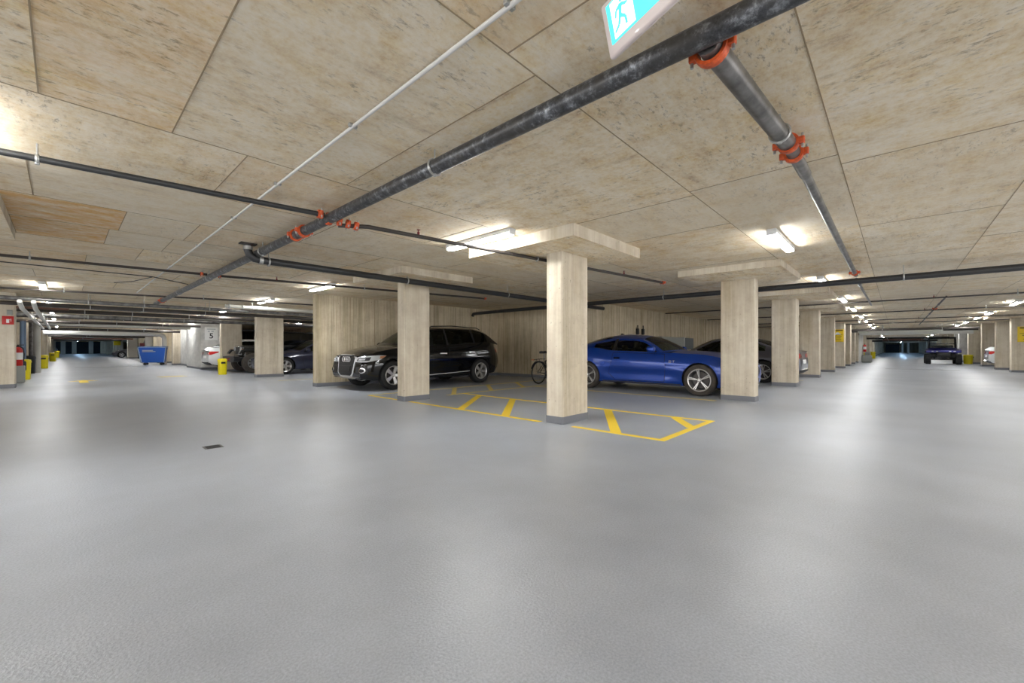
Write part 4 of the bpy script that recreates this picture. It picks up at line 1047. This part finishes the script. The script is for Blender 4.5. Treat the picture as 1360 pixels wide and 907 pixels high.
coupling(rp, (1.955, .60, 2.36), (1, -.05, 0), .054); hanger(rp, (3.05, .535, 2.38), .050, 'x'); coupling(rp, (3.24, .52, 2.38), (1, 0, 0), .044)
r2 = pipe('sprinkler_branch', [(3.3, .52, 2.38), (3.9, .515, 2.38)], .040, 'steel_pipe', 'short steel pipe between the orange couplings right of centre'); coupling(r2, (3.44, .52, 2.38), (1, 0, 0), .040)
r3 = pipe('sprinkler_branch', [(3.88, .515, 2.38), (9.9, .54, 2.38)], .033, 'steel_pipe', 'long straight steel pipe running away below the ceiling on the right'); coupling(r3, (9.55, .54, 2.38), (1, 0, 0), .034); sprinkler(r3, (9.9, .54, 2.38))
r4 = pipe('sprinkler_branch', [(10.4, .56, 2.38), (17, .56, 2.38)], .024, 'steel_pipe', 'thin far steel pipe continuing the long straight one on the right')
hanger(r4, (11.5, .56, 2.38), .024, 'x')
rk = pipe('drain_pipe', [(10.2, -7.3, 2.30), (9.98, 9.3, 2.29), (9.96, 10.9, 2.28), (9.96, 11.1, 2.27), (9.96, 11.15, 2.2)], .055, 'black_pipe', 'thick black drain pipe crossing the whole right half behind the pillars')
for y in (-.1, 4.2, 7.6, 9.8): hanger(rk, (10.05, y, 2.30), .055, 'y')
p2 = pipe('sprinkler_branch', [(-6, 10.2, 2.40), (1.80, 9.35, 2.40)], .022, 'dark_pipe', 'second dark branch pipe from the left edge, behind the first one'); hanger(p2, (-.35, 9.58, 2.40), .022, 'x'); coupling(p2, (1.72, 9.36, 2.40), (1, -.1, 0), .022)
p3 = pipe('sprinkler_branch', [(1.92, 9.3, 2.39), (7.8, 8.2, 2.39)], .022, 'dark_pipe', 'thin dark branch pipe above the black suv'); coupling(p3, (1.98, 9.29, 2.39), (1, -.18, 0), .022); coupling(p3, (7.78, 8.2, 2.39), (1, -.18, 0), .013)
sprinkler(p3, (2.9, 9.11, 2.39)); hanger(p3, (4.6, 8.8, 2.39), .022, 'x')
wr_ = pipe('cable', [(-5, 11.2, 2.47), (-.7, 10.8, 2.46), (1.2, 10.86, 2.46), (1.85, 11.4, 2.44)], .009, 'dark_pipe', 'thin black cable hanging below the ceiling at left', 'cable')
wr2 = pipe('cable', [(1.2, 10.9, 2.46), (1.0, 12.0, 2.47), (.75, 12.6, 2.48)], .008, 'dark_pipe', 'short black cable branching near the main pipe', 'cable')
p4 = pipe('sprinkler_branch', [(-6, 15.99, 2.40), (4.0, 13.6, 2.40), (11.5, 12.6, 2.40)], .022, 'dark_pipe', 'third dark branch pipe, crossing the left aisle at the pipe bundle')
for x, y in ((.0, 14.56), (2.6, 13.94)): hanger(p4, (x, y, 2.40), .022, 'x')
# pipe bundle crossing the left aisle
bundle = [(15.45, 2.24, .05, 'steel_pipe', -6, 11, 'grey thick pipe first in the bundle, passing above the wide left pillar'),
 (16.35, 2.18, .05, 'dark_pipe', -6, 11, 'dark pipe of the bundle just above the wide left pillar'),
 (17.8, 2.24, .035, 'steel_pipe', -.8, 11, 'grey thin pipe in the middle of the left aisle bundle'),
 (18.6, 2.17, .06, 'dark_pipe', -6, 11, 'broad dark pipe in the middle of the left aisle bundle'),
 (20.3, 2.12, .06, 'steel_pipe', -6, 9, 'broad grey pipe in the left aisle bundle'),
 (22.8, 2.2, .05, 'dark_pipe', -6, 9, 'dark pipe above the number five sign'),
 (24.2, 2.08, .055, 'dark_pipe', -6, 4.4, 'dark low pipe crossing before the number five sign'),
 (26.5, 2.08, .07, 'pale_pipe', -.8, 4.4, 'pale thick pipe crossing over the left aisle'),
 (29.0, 2.14, .06, 'dark_pipe', -.8, 9, 'dark pipe behind the pale thick pipe'),
 (32.0, 2.05, .07, 'dark_pipe', -.8, 4.8, 'dark low pipe in front of the white duct')]
for (y, z, r, mt, xa, xb, lb) in bundle:
    q = pipe('overhead_pipe', [(xa, y, z), (xb, y, z)], r, mt, lb)
    for x in (.4, 1.5, 3.0):
        if xa < x < xb: hanger(q, (x+.07*(y % 3), y, z), r, 'x')
q = pipe('overhead_pipe', [(3.2, 14.4, 2.28), (11.5, 14.4, 2.27)], .05, 'pale_pipe', 'white pipe passing in front of the pillar by the navy car')
coupling(q, (3.3, 14.4, 2.28), (1, 0, 0), .045, 'zinc'); coupling(q, (3.65, 14.4, 2.28), (1, 0, 0), .045, 'zinc'); hanger(q, (3.9, 14.4, 2.28), .05, 'x')
q = pipe('ventilation_duct', [(-.8, 35, 1.95), (4.1, 35, 1.95), (4.25, 35, 1.93), (4.4, 35, 1.83), (4.45, 35, 1.65), (4.45, 35, 0.02)], .13, 'duct_white', 'white round duct crossing the left aisle and turning down behind the dumpster', 'duct')
for i, x in enumerate((-.72, -.50)):
    q = pipe('service_pipe', [(x, 15.35, 2.17), (x, 15.5, 2.13), (x+.02, 15.9, 2.02), (x+.04, 30, 2.0)], .045, 'duct_white', ['outer of two white pipes running along the left aisle', 'inner of two white pipes running along the left aisle'][i]); hanger(q, (x+.04, 20, 2.01), .045, 'y'); hanger(q, (x+.04, 25, 2.0), .045, 'y')
q = pipe('service_pipe', [(-.98, 22.6, 0), (-.98, 22.6, 2.0)], .075, 'blue_grey_pipe', 'blue grey riser pipe standing behind the first yellow bin')
q = pipe('service_pipe', [(-.78, 27.0, 0), (-.78, 27.0, 2.3)], .11, 'pale_pipe', 'pale thick riser pipe between the first two yellow bins')
q = pipe('service_pipe', [(-.98, 27.9, 0), (-.98, 27.9, 2.3)], .07, 'steel_pipe', 'grey riser pipe between the first two yellow bins')
q = pipe('diagonal_brace', [(-5.0, 23.72, .06), (-1.3, 23.72, 1.95)], .06, 'dark_pipe', 'dark diagonal pipe on the recess wall at the left edge')
q = pipe('overhead_pipe', [(-.85, 16.9, 2.12), (.1, 16.9, 2.12)], .03, 'copper', 'short copper coloured pipe above the red wall sign')
# right aisle branches, each crossing along the bays
ends = [(15.95, 3.2, 'nearest thin branch crossing the right aisle ceiling'), (20.85, 3.0, 'second thin branch crossing the right aisle ceiling'), (26.3, 3.0, 'third thin branch crossing the right aisle ceiling'), (30.0, 3.0, 'fourth thin branch crossing the right aisle ceiling')]
for x, ye, lb in ends:
    q = pipe('sprinkler_branch', [(x, -7.3, 2.40), (x, 6.6, 2.40)], .02, 'dark_pipe', lb); sprinkler(q, (x, -.75, 2.40)); hanger(q, (x, -2.2, 2.40), .02, 'y'); hanger(q, (x, 2.0+.3, 2.40), .02, 'y')
q = pipe('sprinkler_main', [(16.2, -1.0, 2.44), (34, -1.0, 2.44)], .022, 'dark_pipe', 'thin main pipe running along the middle of the right aisle'); coupling(q, (20.8, -1.0, 2.44), (1, 0, 0), .02)
for x in (19, 24, 28): hanger(q, (x, -1.0, 2.44), .022, 'x')
for (x, z, r, mt, ya, yb, lb) in [(33.5, 2.17, .07, 'dark_pipe', -3.3, 3.0, 'broad dark pipe above the far right aisle'), (34.6, 2.10, .05, 'pale_pipe', -2.0, 1.8, 'pale pipe behind the broad dark pipe of the right aisle'),
      (36, 2.2, .09, 'dark_pipe', -3.5, 3.2, 'second broad dark pipe above the far right aisle'), (37.4, 2.28, .05, 'blue_grey_pipe', -3.4, 1.7, 'blue grey pipe above the utility vehicle'), (41, 2.12, .08, 'dark_pipe', -3.4, 3.2, 'dark pipe before the pale beam'), (43, 2.3, .12, 'dark_pipe', -3.4, 3.2, 'thick dark pipe before the pale beam'),
      (52, 2.0, .08, 'dark_pipe', -3.4, 3.2, 'dark pipe beyond the pale beam'), (58, 1.95, .08, 'copper', -2.0, 1.0, 'copper coloured pipe beyond the pale beam'), (66, 1.95, .1, 'dark_pipe', -3.4, 3.2, 'dark thick pipe far beyond the pale beam')]:
    q = pipe('overhead_pipe', [(x, ya, z), (x, yb, z)], r, mt, lb); hanger(q, (x, -1.9, z), r, 'y'); hanger(q, (x, .6, z), r, 'y')
for Y, lb in ((40, 'dark pipe behind the white duct'), (46, 'dark pipe well behind the white duct'), (56, 'copper coloured pipe deep in the left aisle'), (68, 'dark pipe deepest in the left aisle')):
    q = pipe('overhead_pipe', [(-.8, Y, 1.98), (4.7, Y, 1.98)], .08, 'copper' if 'copper' in lb else 'dark_pipe', lb); hanger(q, (1.2, Y, 1.98), .08, 'x')

# ---- ceiling lights
def lamp(x, y, along, label, group=None, glow='lamp_glow', proto={}):
    key = glow
    if key not in proto:
        r = empty('ceiling_light', (0, 0, ZC)); 
        MB().rbox((-.62, -.055, -.056), (.62, .055, 0), .01).build('housing', ['lamp_body'], r)
        MB().rbox((-.60, -.048, -.080), (.60, .048, -.05), .014).build('diffuser', [glow], r)
        for s in (1, -1): MB().rbox((s*.60, -.052, -.078), (s*.625, .052, 0), .008).build('end_cap', ['lamp_body'], r)
        proto[key] = r; o = r
    else: o = copy_tree(proto[key])
    o.location = (x, y, ZC); o.rotation_euler = (0, 0, 0 if along == 'x' else pi/2)
    for k in ('group',):
        if k in o: del o[k]
    tag(o, label, 'ceiling light', group); return o
lamp(3.72, 4.05, 'y', 'tube light left of the nearest pillar, lit beside its drop panel')
lamp(4.10, 9.85, 'y', 'tube light in front of the bay wall left of the black suv')
lamp(4.12, 13.9, 'y', 'tube light above the pillar by the navy car')
lamp(4.12, 18.5, 'y', 'tube light beyond the navy car, seen end on as a small spot')
lamp(-.52, 4.35, 'y', 'tube light at the left edge beside the black branch pipe')
lamp(-.33, 14.3, 'y', 'tube light over the left aisle before the pipe bundle')
lamp(-.32, 19.3, 'y', 'tube light over the left aisle among the pipe bundle')
lamp(6.5, 1.12, 'x', 'tube light right of centre beside the long straight steel pipe')
for x, lb in ((11.0, 'round looking glow of the light nearest behind the black pipe on the right'), (15.3, 'third light of the row along the right aisle'), (19.4, 'fourth light of the row along the right aisle'), (24.0, 'fifth light of the row along the right aisle'), (28.0, 'sixth light of the row along the right aisle')):
    lamp(x, 1.13, 'x', lb)
for x, lb in ((20.2, 'light on the right side nearest the right edge of the picture'), (25.3, 'second light in the right side row'), (28.6, 'third light in the right side row'), (32.8, 'farthest visible light in the right side row')):
    lamp(x, -2.75, 'x', lb)
for Y in (23, 27.5, 32, 37, 42, 48, 54, 61, 69): lamp(4.15, Y, 'y', 'far light in the right hand row of the left aisle', 'far lights of the left aisle, right row')
for Y in (24, 29, 34, 39.5, 45, 52, 60, 70): lamp(-.32, Y, 'y', 'far light in the left hand row of the left aisle', 'far lights of the left aisle, left row')
for X in (32.5, 37, 42, 47.5, 53, 60, 68): lamp(X, 1.13, 'x', 'far light in the left hand row of the right aisle', 'far lights of the right aisle, left row')
for X in (37, 42, 47.5, 54, 61, 69): lamp(X, -2.75, 'x', 'far light in the right hand row of the right aisle', 'far lights of the right aisle, right row')
for X in (73, 79, 86, 94, 103, 113, 124, 134): lamp(X, -.8, 'x', 'bluish light at the far end of the right aisle', 'bluish far lights of the right aisle', 'lamp_glow_blue')
for Y in (78, 88, 98, 106, 114): lamp(1.8, Y, 'y', 'bluish light at the far end of the left aisle', 'bluish far lights of the left aisle', 'lamp_glow_blue')
# unseen fill lamps added behind and beside the photographer, carrying the rows on
for (x, y, a) in ((-.33, -1.2, 'y'), (3.9, -2.9, 'x'), (9.3, -2.8, 'x'), (14.6, -2.8, 'x'), (-4.8, 1.5, 'y'), (-4.8, 9.5, 'y'), (-4.8, -5, 'y')):
    lamp(x, y, a, 'added fill light outside the picture, behind or beside the viewpoint', 'added fill lights behind the viewpoint')
for (x, y, a) in ((7.2, 15.3, 'y'), (8.6, 19.6, 'y'), (9.0, 25, 'y')):  # unseen lamps added to brighten the left bays around the navy car
    lamp(x, y, a, 'added unseen light in the left parking bays, hidden behind the bay wall', 'added lights in the left bays')

# ---- exit sign
F_ = V((cos(radians(42.79)), sin(radians(42.79)), 0)); R_ = V((sin(radians(42.79)), -cos(radians(42.79)), 0)); Z_ = V((0, 0, 1))
u = (R_*.4506-F_*.893).normalized(); v = (Z_-.226*R_-.114*F_).normalized(); n = u.cross(v).normalized()
P0 = V((0, 0, 1.03))+F_*1.68+R_*.395+Z_*1.165
M = Matrix((u, v, n)).transposed().to_4x4()
ex = empty('exit_sign', (0, 0, 0), label='illuminated green and white running man exit sign hanging at the top', cat='exit sign')
ex.matrix_world = Matrix.Translation(P0) @ M
W_, H_ = .37, .205
MB().rbox((0, 0, -.03), (W_, H_, .0), .012).build('sign_frame', ['exit_frame'], ex)
fc = MB().rbox((.030, .040, -.006), (W_-.03, H_-.022, .0035), .004).build('sign_face', ['exit_teal'], ex)
m = MB(); x0, x1, y0, y1 = .055, .165, .048, H_-.03
m.prism([(x0, y0), (x1, y0), (x1, y1), (x0, y1)], .003, .0042)
m.prism([(.20, .10), (.25, .10), (.25, .075), (.30, .115), (.25, .155), (.25, .13), (.20, .13)], .003, .0042)
m.build('white_symbol', ['exit_white'], fc)
m = MB()
OFY = .012
def seg(a, b, w0=.012, w1=.010):
    a = V(a)+V((0, OFY)); b = V(b)+V((0, OFY)); d = (b-a).normalized(); q = V((-d.y, d.x)); m.prism([tuple(a+q*w0/2), tuple(a-q*w0/2), tuple(b-q*w1/2), tuple(b+q*w1/2)][::-1], .004, .0052)
m.prism(ell(.112, .145+OFY, .0085, .0085, 16), .004, .0052)
seg((.108, .134), (.098, .095), .018, .015); seg((.108, .130), (.134, .118)); seg((.134, .118), (.146, .128), .009, .008); seg((.106, .130), (.082, .122)); seg((.082, .122), (.074, .100), .009, .008)
seg((.100, .096), (.122, .080), .013, .011); seg((.122, .080), (.124, .052), .011, .010); seg((.097, .096), (.086, .070), .013, .011); seg((.086, .070), (.062, .056), .011, .009)
m.build('running_figure', ['exit_teal'], fc)
for s in (.08, .29):
    a = V((s, H_-.004, -.015)); wp = ex.matrix_world @ a; top = ex.matrix_world.inverted() @ V((wp.x, wp.y, ZC))
    MB().tube([a, top], .008, 8).build('hanging_rod', ['zinc'], ex)

# ---- signs
def text(s, size, mt, parent, M_, name='lettering'):
    c = bpy.data.curves.new(name, 'FONT'); c.body = s; c.size = size; c.align_x = 'CENTER'; c.extrude = .002; c.offset = size*.02
    o = bpy.data.objects.new(name, c); COL.objects.link(o); dg = bpy.context.evaluated_depsgraph_get(); me = bpy.data.meshes.new_from_object(o.evaluated_get(dg))
    bpy.data.objects.remove(o); o = bpy.data.objects.new(name, me); COL.objects.link(o); me.materials.clear(); me.materials.append(MATS[mt]); o.parent = parent; o.matrix_local = M_; return o
# local sign frame: x right, z up, faces -y
def sign_board(name, loc, rz, w_, h_, mt, label):
    r = empty(name, loc, rz, label=label, cat='sign'); MB().rbox((-w_/2, -.008, 0), (w_/2, .0, h_), .004).build('board', [mt], r); return r
s = sign_board('number_sign', (5.02, 25.19, 1.46), 0, .54, .64, 'sign_white', 'white sign reading 5 on the white block wall')
text('5', .36, 'sign_black', s, Matrix.Translation((0, -.009, .09)) @ Matrix.Rotation(pi/2, 4, 'X'))
MB().box((-.18, -.0095, .52), (.18, -.008, .57)).build('header_band', ['sign_grey'], s)
MB().prism([(-.16, .40), (-.05, .40), (-.10, .48)], -.0095, -.008, 'xz').prism([(.0, .40), (.10, .40), (.10, .46), (.0, .46)], -.0095, -.008, 'xz').build('small_symbols', ['sign_grey'], s)
def yellow_sign(loc, label, w_=.5):
    s = sign_board('notice_sign', loc, -pi/2, w_, .66, 'yellow_sign', label)
    MB().box((-w_*.42, -.0095, .575), (w_*.42, -.008, .625)).build('header_band', ['sign_ink'], s)
    MB().prism([(-.12, .38), (.12, .38), (.13, .42), (.09, .44), (.05, .50), (-.05, .50), (-.09, .44), (-.13, .42)], -.0095, -.008, 'xz').build('white_symbol', ['sign_white'], s)
    m = MB().box((-w_*.42, -.0095, .355), (w_*.42, -.008, .37))
    for k, q in enumerate((.8, .6, .7)): m.box((-w_*.42*q, -.0095, .27-.08*k), (w_*.42*q, -.008, .295-.08*k))
    m.build('text_line', ['sign_ink'], s)
yellow_sign((27.885, 2.27, 1.39), 'yellow notice on a pillar left of the right aisle')
yellow_sign((27.985, -4.25, 1.32), 'yellow notice on the pillar at the right edge of the picture', .8)
s = sign_board('yellow_sign', (4.95, 78.9, 1.6), 0, .7, .7, 'yellow_sign', 'tiny yellow sign far down the right side of the left aisle') ; s.location = (5.0, 78.98, 1.5)
s = sign_board('fire_sign', (-.99, 16.985, 1.66), 0, .20, .22, 'red_paint', 'red fire sign on the edge of the wide left pillar')
MB().rbox((-.03, -.012, .04), (.02, -.008, .14), .004).tube([(.02, -.011, .12), (.05, -.011, .15), (.05, -.011, .08)], .006, 6).build('white_symbol', ['sign_white'], s)
MB().rbox((-.06, -.03, .25), (.04, 0, .38), .01).build('call_point', ['pale_box'], None, (-.95, 16.985, 1.66), label='small pale box above the red fire sign', cat='box')

# ---- fire extinguishers
def extinguisher(loc, label, s=1.0, rz=0, blue=False):
    r = empty('fire_extinguisher', loc, rz, label=label, cat='fire extinguisher')
    MB().lathe([(0, 0), (.075*s, 0), (.085*s, .02), (.085*s, .40*s), (.06*s, .46*s), (.02*s, .49*s), (0, .49*s)], 24).build('cylinder', ['red_paint'], r)
    MB().lathe([(.0865*s, .16*s), (.0865*s, .34*s)], 24).build('label_band', ['sign_white'], r)
    MB().rbox((-.03, -.03, .48*s), (.03, .03, .53*s), .01).rbox((-.02, -.02, .53*s), (.12, .02, .55*s), .008).build('valve', ['plastic_black'], r)
    MB().tube([(.03, 0, .50*s), (.10, 0, .46*s), (.12, 0, .30*s), (.11, 0, .12*s)], .012, 8).build('hose', ['rubber'], r)
    return r
e1 = extinguisher((-.93, 19.2, .52), 'red and white fire extinguisher hanging beside the wide left pillar', 1.15)
MB().rbox((-.14, -.12, -.5), (.14, .14, -.0), .02).build('stand', ['pale_box'], e1)
e2 = extinguisher((4.9, 29.3, .55), 'red fire extinguisher on the service wall right of the dumpster', 1.2); MB().box((-.09, -.02, .1), (.09, .10, .3)).build('wall_bracket', ['red_paint'], e2)
e3 = extinguisher((43.85, 1.85, .78), 'red and white fire extinguisher above the yellow cover by the white column', 1.2); MB().box((.0, -.05, .1), (.16, .05, .4)).build('wall_bracket', ['red_paint'], e3)
MB().rbox((-.14, -.2, 0), (.14, .2, .5), .02).build('hose_box', ['dark_red'], None, (4.41, 46, 1.0), label='dark red box on the round white column', cat='hose box')

# ---- yellow bins and other bins
def bin_(loc, label, h=.66, r=.17, rz=0, bag=False, mt='yellow_plastic'):
    o = empty('waste_bin', loc, rz, label=label, cat='bin')
    k = r; m = MB()
    def ring(s, z): return [(x*s, y*s, z) for x, y in [(k*cos(a)*(1+.12*abs(sin(2*a))), k*sin(a)*(1+.12*abs(sin(2*a)))) for a in [2*pi*i/32 for i in range(32)]]]
    rs = [ring(.88, 0), ring(.92, .02), ring(1.0, h*.86), ring(1.05, h*.86), ring(1.05, h*.92), ring(.96, h), ring(.6, h+.02)]
    vs = [q for rr in rs for q in rr]; fs = [(i*32+j, i*32+(j+1) % 32, (i+1)*32+(j+1) % 32, (i+1)*32+j) for i in range(len(rs)-1) for j in range(32)]
    m.add(vs, fs+[tuple(range(32))[::-1], tuple(range((len(rs)-1)*32, len(rs)*32))], 0, True); m.build('bin_body', [mt], o)
    MB().rbox((-k*.5, -k*1.13, h*.70), (k*.5, -k*.9, h*.82), .008).build('bin_opening', ['plastic_black'], o) if not bag else None
    if bag: MB().rbox((-k*1.25, -k*1.2, h*.45), (k*.5, -k*.7, h*.95), .06).build('bin_bag', ['black_bag'], o)
    return o
bin_((-.93, 21.3, 0), 'yellow bin with a black bag nearest on the left side of the left aisle', .66, .18, bag=True)
bin_((-1.0, 26.3, 0), 'black bin behind the nearest yellow bin of the left aisle', .72, .2, mt='plastic_black')
bin_((-.72, 32.6, 0), 'second yellow bin on the left side of the left aisle', .68, .17)
bin_((-.62, 50, 0), 'third yellow bin on the left side of the left aisle', .70, .19)
bin_((-.55, 71, 0), 'farthest yellow bin on the left side of the left aisle', .75, .2)
bin_((4.28, 19.65, 0), 'yellow bin in front of the black off-road truck', .62, .145)
bin_((41.2, -3.55, 0), 'yellow bin on the right side of the right aisle', .60, .22)
bin_((44.0, 1.75, 0), 'yellow cover at the foot of the white column, right aisle', .72, .15)
bin_((57, 1.75, 0), 'yellow bin farther down the left side of the right aisle', .7, .2)
for X in (40.6,): MB().rbox((-.25, -.3, 0), (.25, .3, .55), .08).rbox((-.2, -.2, .5), (.2, .1, .8), .08).build('cart', ['pale_box'], None, (X, 1.6, 0), label='small pale cart at the pillar foot left of the right aisle', cat='cart')

# ---- dumpster
d = empty('dumpster', (3.86, 34.2, 0), radians(-15), label='large blue wheeled dumpster beside the concrete pillar in the left aisle', cat='dumpster')
m = MB(); b0 = [(-.52, -.36, .17), (.50, -.36, .17), (.50, .36, .17), (-.52, .36, .17)]; b1 = [(-.68, -.46, 1.12), (.60, -.46, 1.12), (.60, .46, 1.12), (-.68, .46, 1.12)]
m.add(b0+b1, [(3, 2, 1, 0), (4, 5, 6, 7), (0, 1, 5, 4), (1, 2, 6, 5), (2, 3, 7, 6), (3, 0, 4, 7)]); m.build('tub', ['bin_blue'], d)
MB().rbox((-.74, -.50, 1.10), (.66, .50, 1.15), .02).build('rim', ['bin_trim'], d); MB().rbox((-.70, -.47, 1.14), (.62, .47, 1.18), .015).build('lid', ['bin_dark_blue'], d)
MB().tube([(-.71, -.47, 1.12), (-.56, -.38, .16)], .03, 8).build('corner_rail', ['bin_trim'], d); MB().tube([(.52, -.38, .16), (.62, -.47, 1.12)], .02, 8).build('corner_rail', ['bin_trim'], d)
m = MB()
for k, (q, y_) in enumerate(((.50, .93), (.62, .86))): m.prism([(-.5, y_-.03), (-.5+q, y_-.03), (-.5+q, y_+.01), (-.5, y_+.01)], -.462, -.445, 'xz')
m.build('logo_lettering', ['sign_grey'], d)
for x in (-.40, .38):
    for y in (-.28, .28):
        c = MB(); c.lathe([(0, -.025), (.08, -.025), (.085, 0), (.08, .025), (0, .025)], 20, 'y', (x, y, .085)); c.box((x-.03, y-.04, .09), (x+.03, y+.04, .19)); c.build('caster', ['rubber'], d)

# ---- electrical cabinet on the bay wall
b = empty('electrical_cabinet', (16.0, 6.995, .98), label='grey electrical cabinet on the back wall behind the blue coupe', cat='cabinet')
MB().rbox((.0, -.22, 0), (2.3, -.002, .53), .01).build('cabinet_body', ['pale_box'], b); MB().rbox((2.42, -.22, .02), (3.5, -.002, .52), .01).build('meter_box', ['grey_box'], b)
MB().rbox((.04, -.235, .03), (2.26, -.22, .50), .01).build('cabinet_door', ['pale_box'], b)
MB().rbox((2.30, -.24, -.02), (2.42, -.002, .55), .01).build('post', ['zinc'], b)
cl = empty('wall_fixture', (14.5, 7.0, 1.55), label='small dark clamps on the wall above the blue coupe roof', cat='fixture')
for x in (-.22, .22): MB().rbox((x-.05, -.1, 0), (x+.05, -.002, .22), .02).tube([(x, -.06, .2), (x, -.06, .34)], .02, 8).build('clamp', ['plastic_black'], cl)

# ---- vehicles
make_suv((7.115, 9.22+.945, 0), pi, 'black suv with chrome grille parked behind the pillar left of centre')
make_coupe((9.32+.945, 4.545, 0), -pi/2, 'bright blue two-door coupe parked right of the nearest pillar')
make_bike((9.38, 7.62, 0), 0, 'black bicycle with rear rack, half hidden behind the nearest pillar')
make_sedan((15.15, 4.35, 0), pi/2, 'dark grey sedan parked beyond the blue coupe, wheel seen between two pillars', 'paint_grey', 'ten', hi=-.02)
sv = make_sedan((17.15, 4.70, 0), pi/2, 'silver car whose tail just shows behind the fourth pillar', 'paint_silver', 'ten')
sv.scale = (.93, .93, .93)
make_sedan((7.42, 18.78, 0), pi, 'navy blue hatchback seen between the pillar and the bay wall', 'paint_navy', 'five', wagon=True)
make_jeep((6.77, 20.85, 0), pi, 'black off-road truck with big tyres parked behind the yellow bin')
make_sedan((6.85, 23.95, 0), 0, 'white car with a red tail lamp behind the black off-road truck', 'paint_white', 'five', hi=.08)
make_sedan((33.3, -5.85, 0), -pi/2, 'white car tail with red lamp between the right side pillars', 'paint_white', 'five', hi=.1)
make_utv((40.3, -2.28, 0), pi, 'blue and black utility vehicle standing in the right aisle')
make_sedan((5.9, 66, 0), pi, 'small grey car nose far down the left aisle', 'paint_grey', 'five')
make_sedan((-1.6, 108, 0), -pi/2, 'dark blue car at the far end of the left aisle', 'paint_navy', 'five', wagon=True)
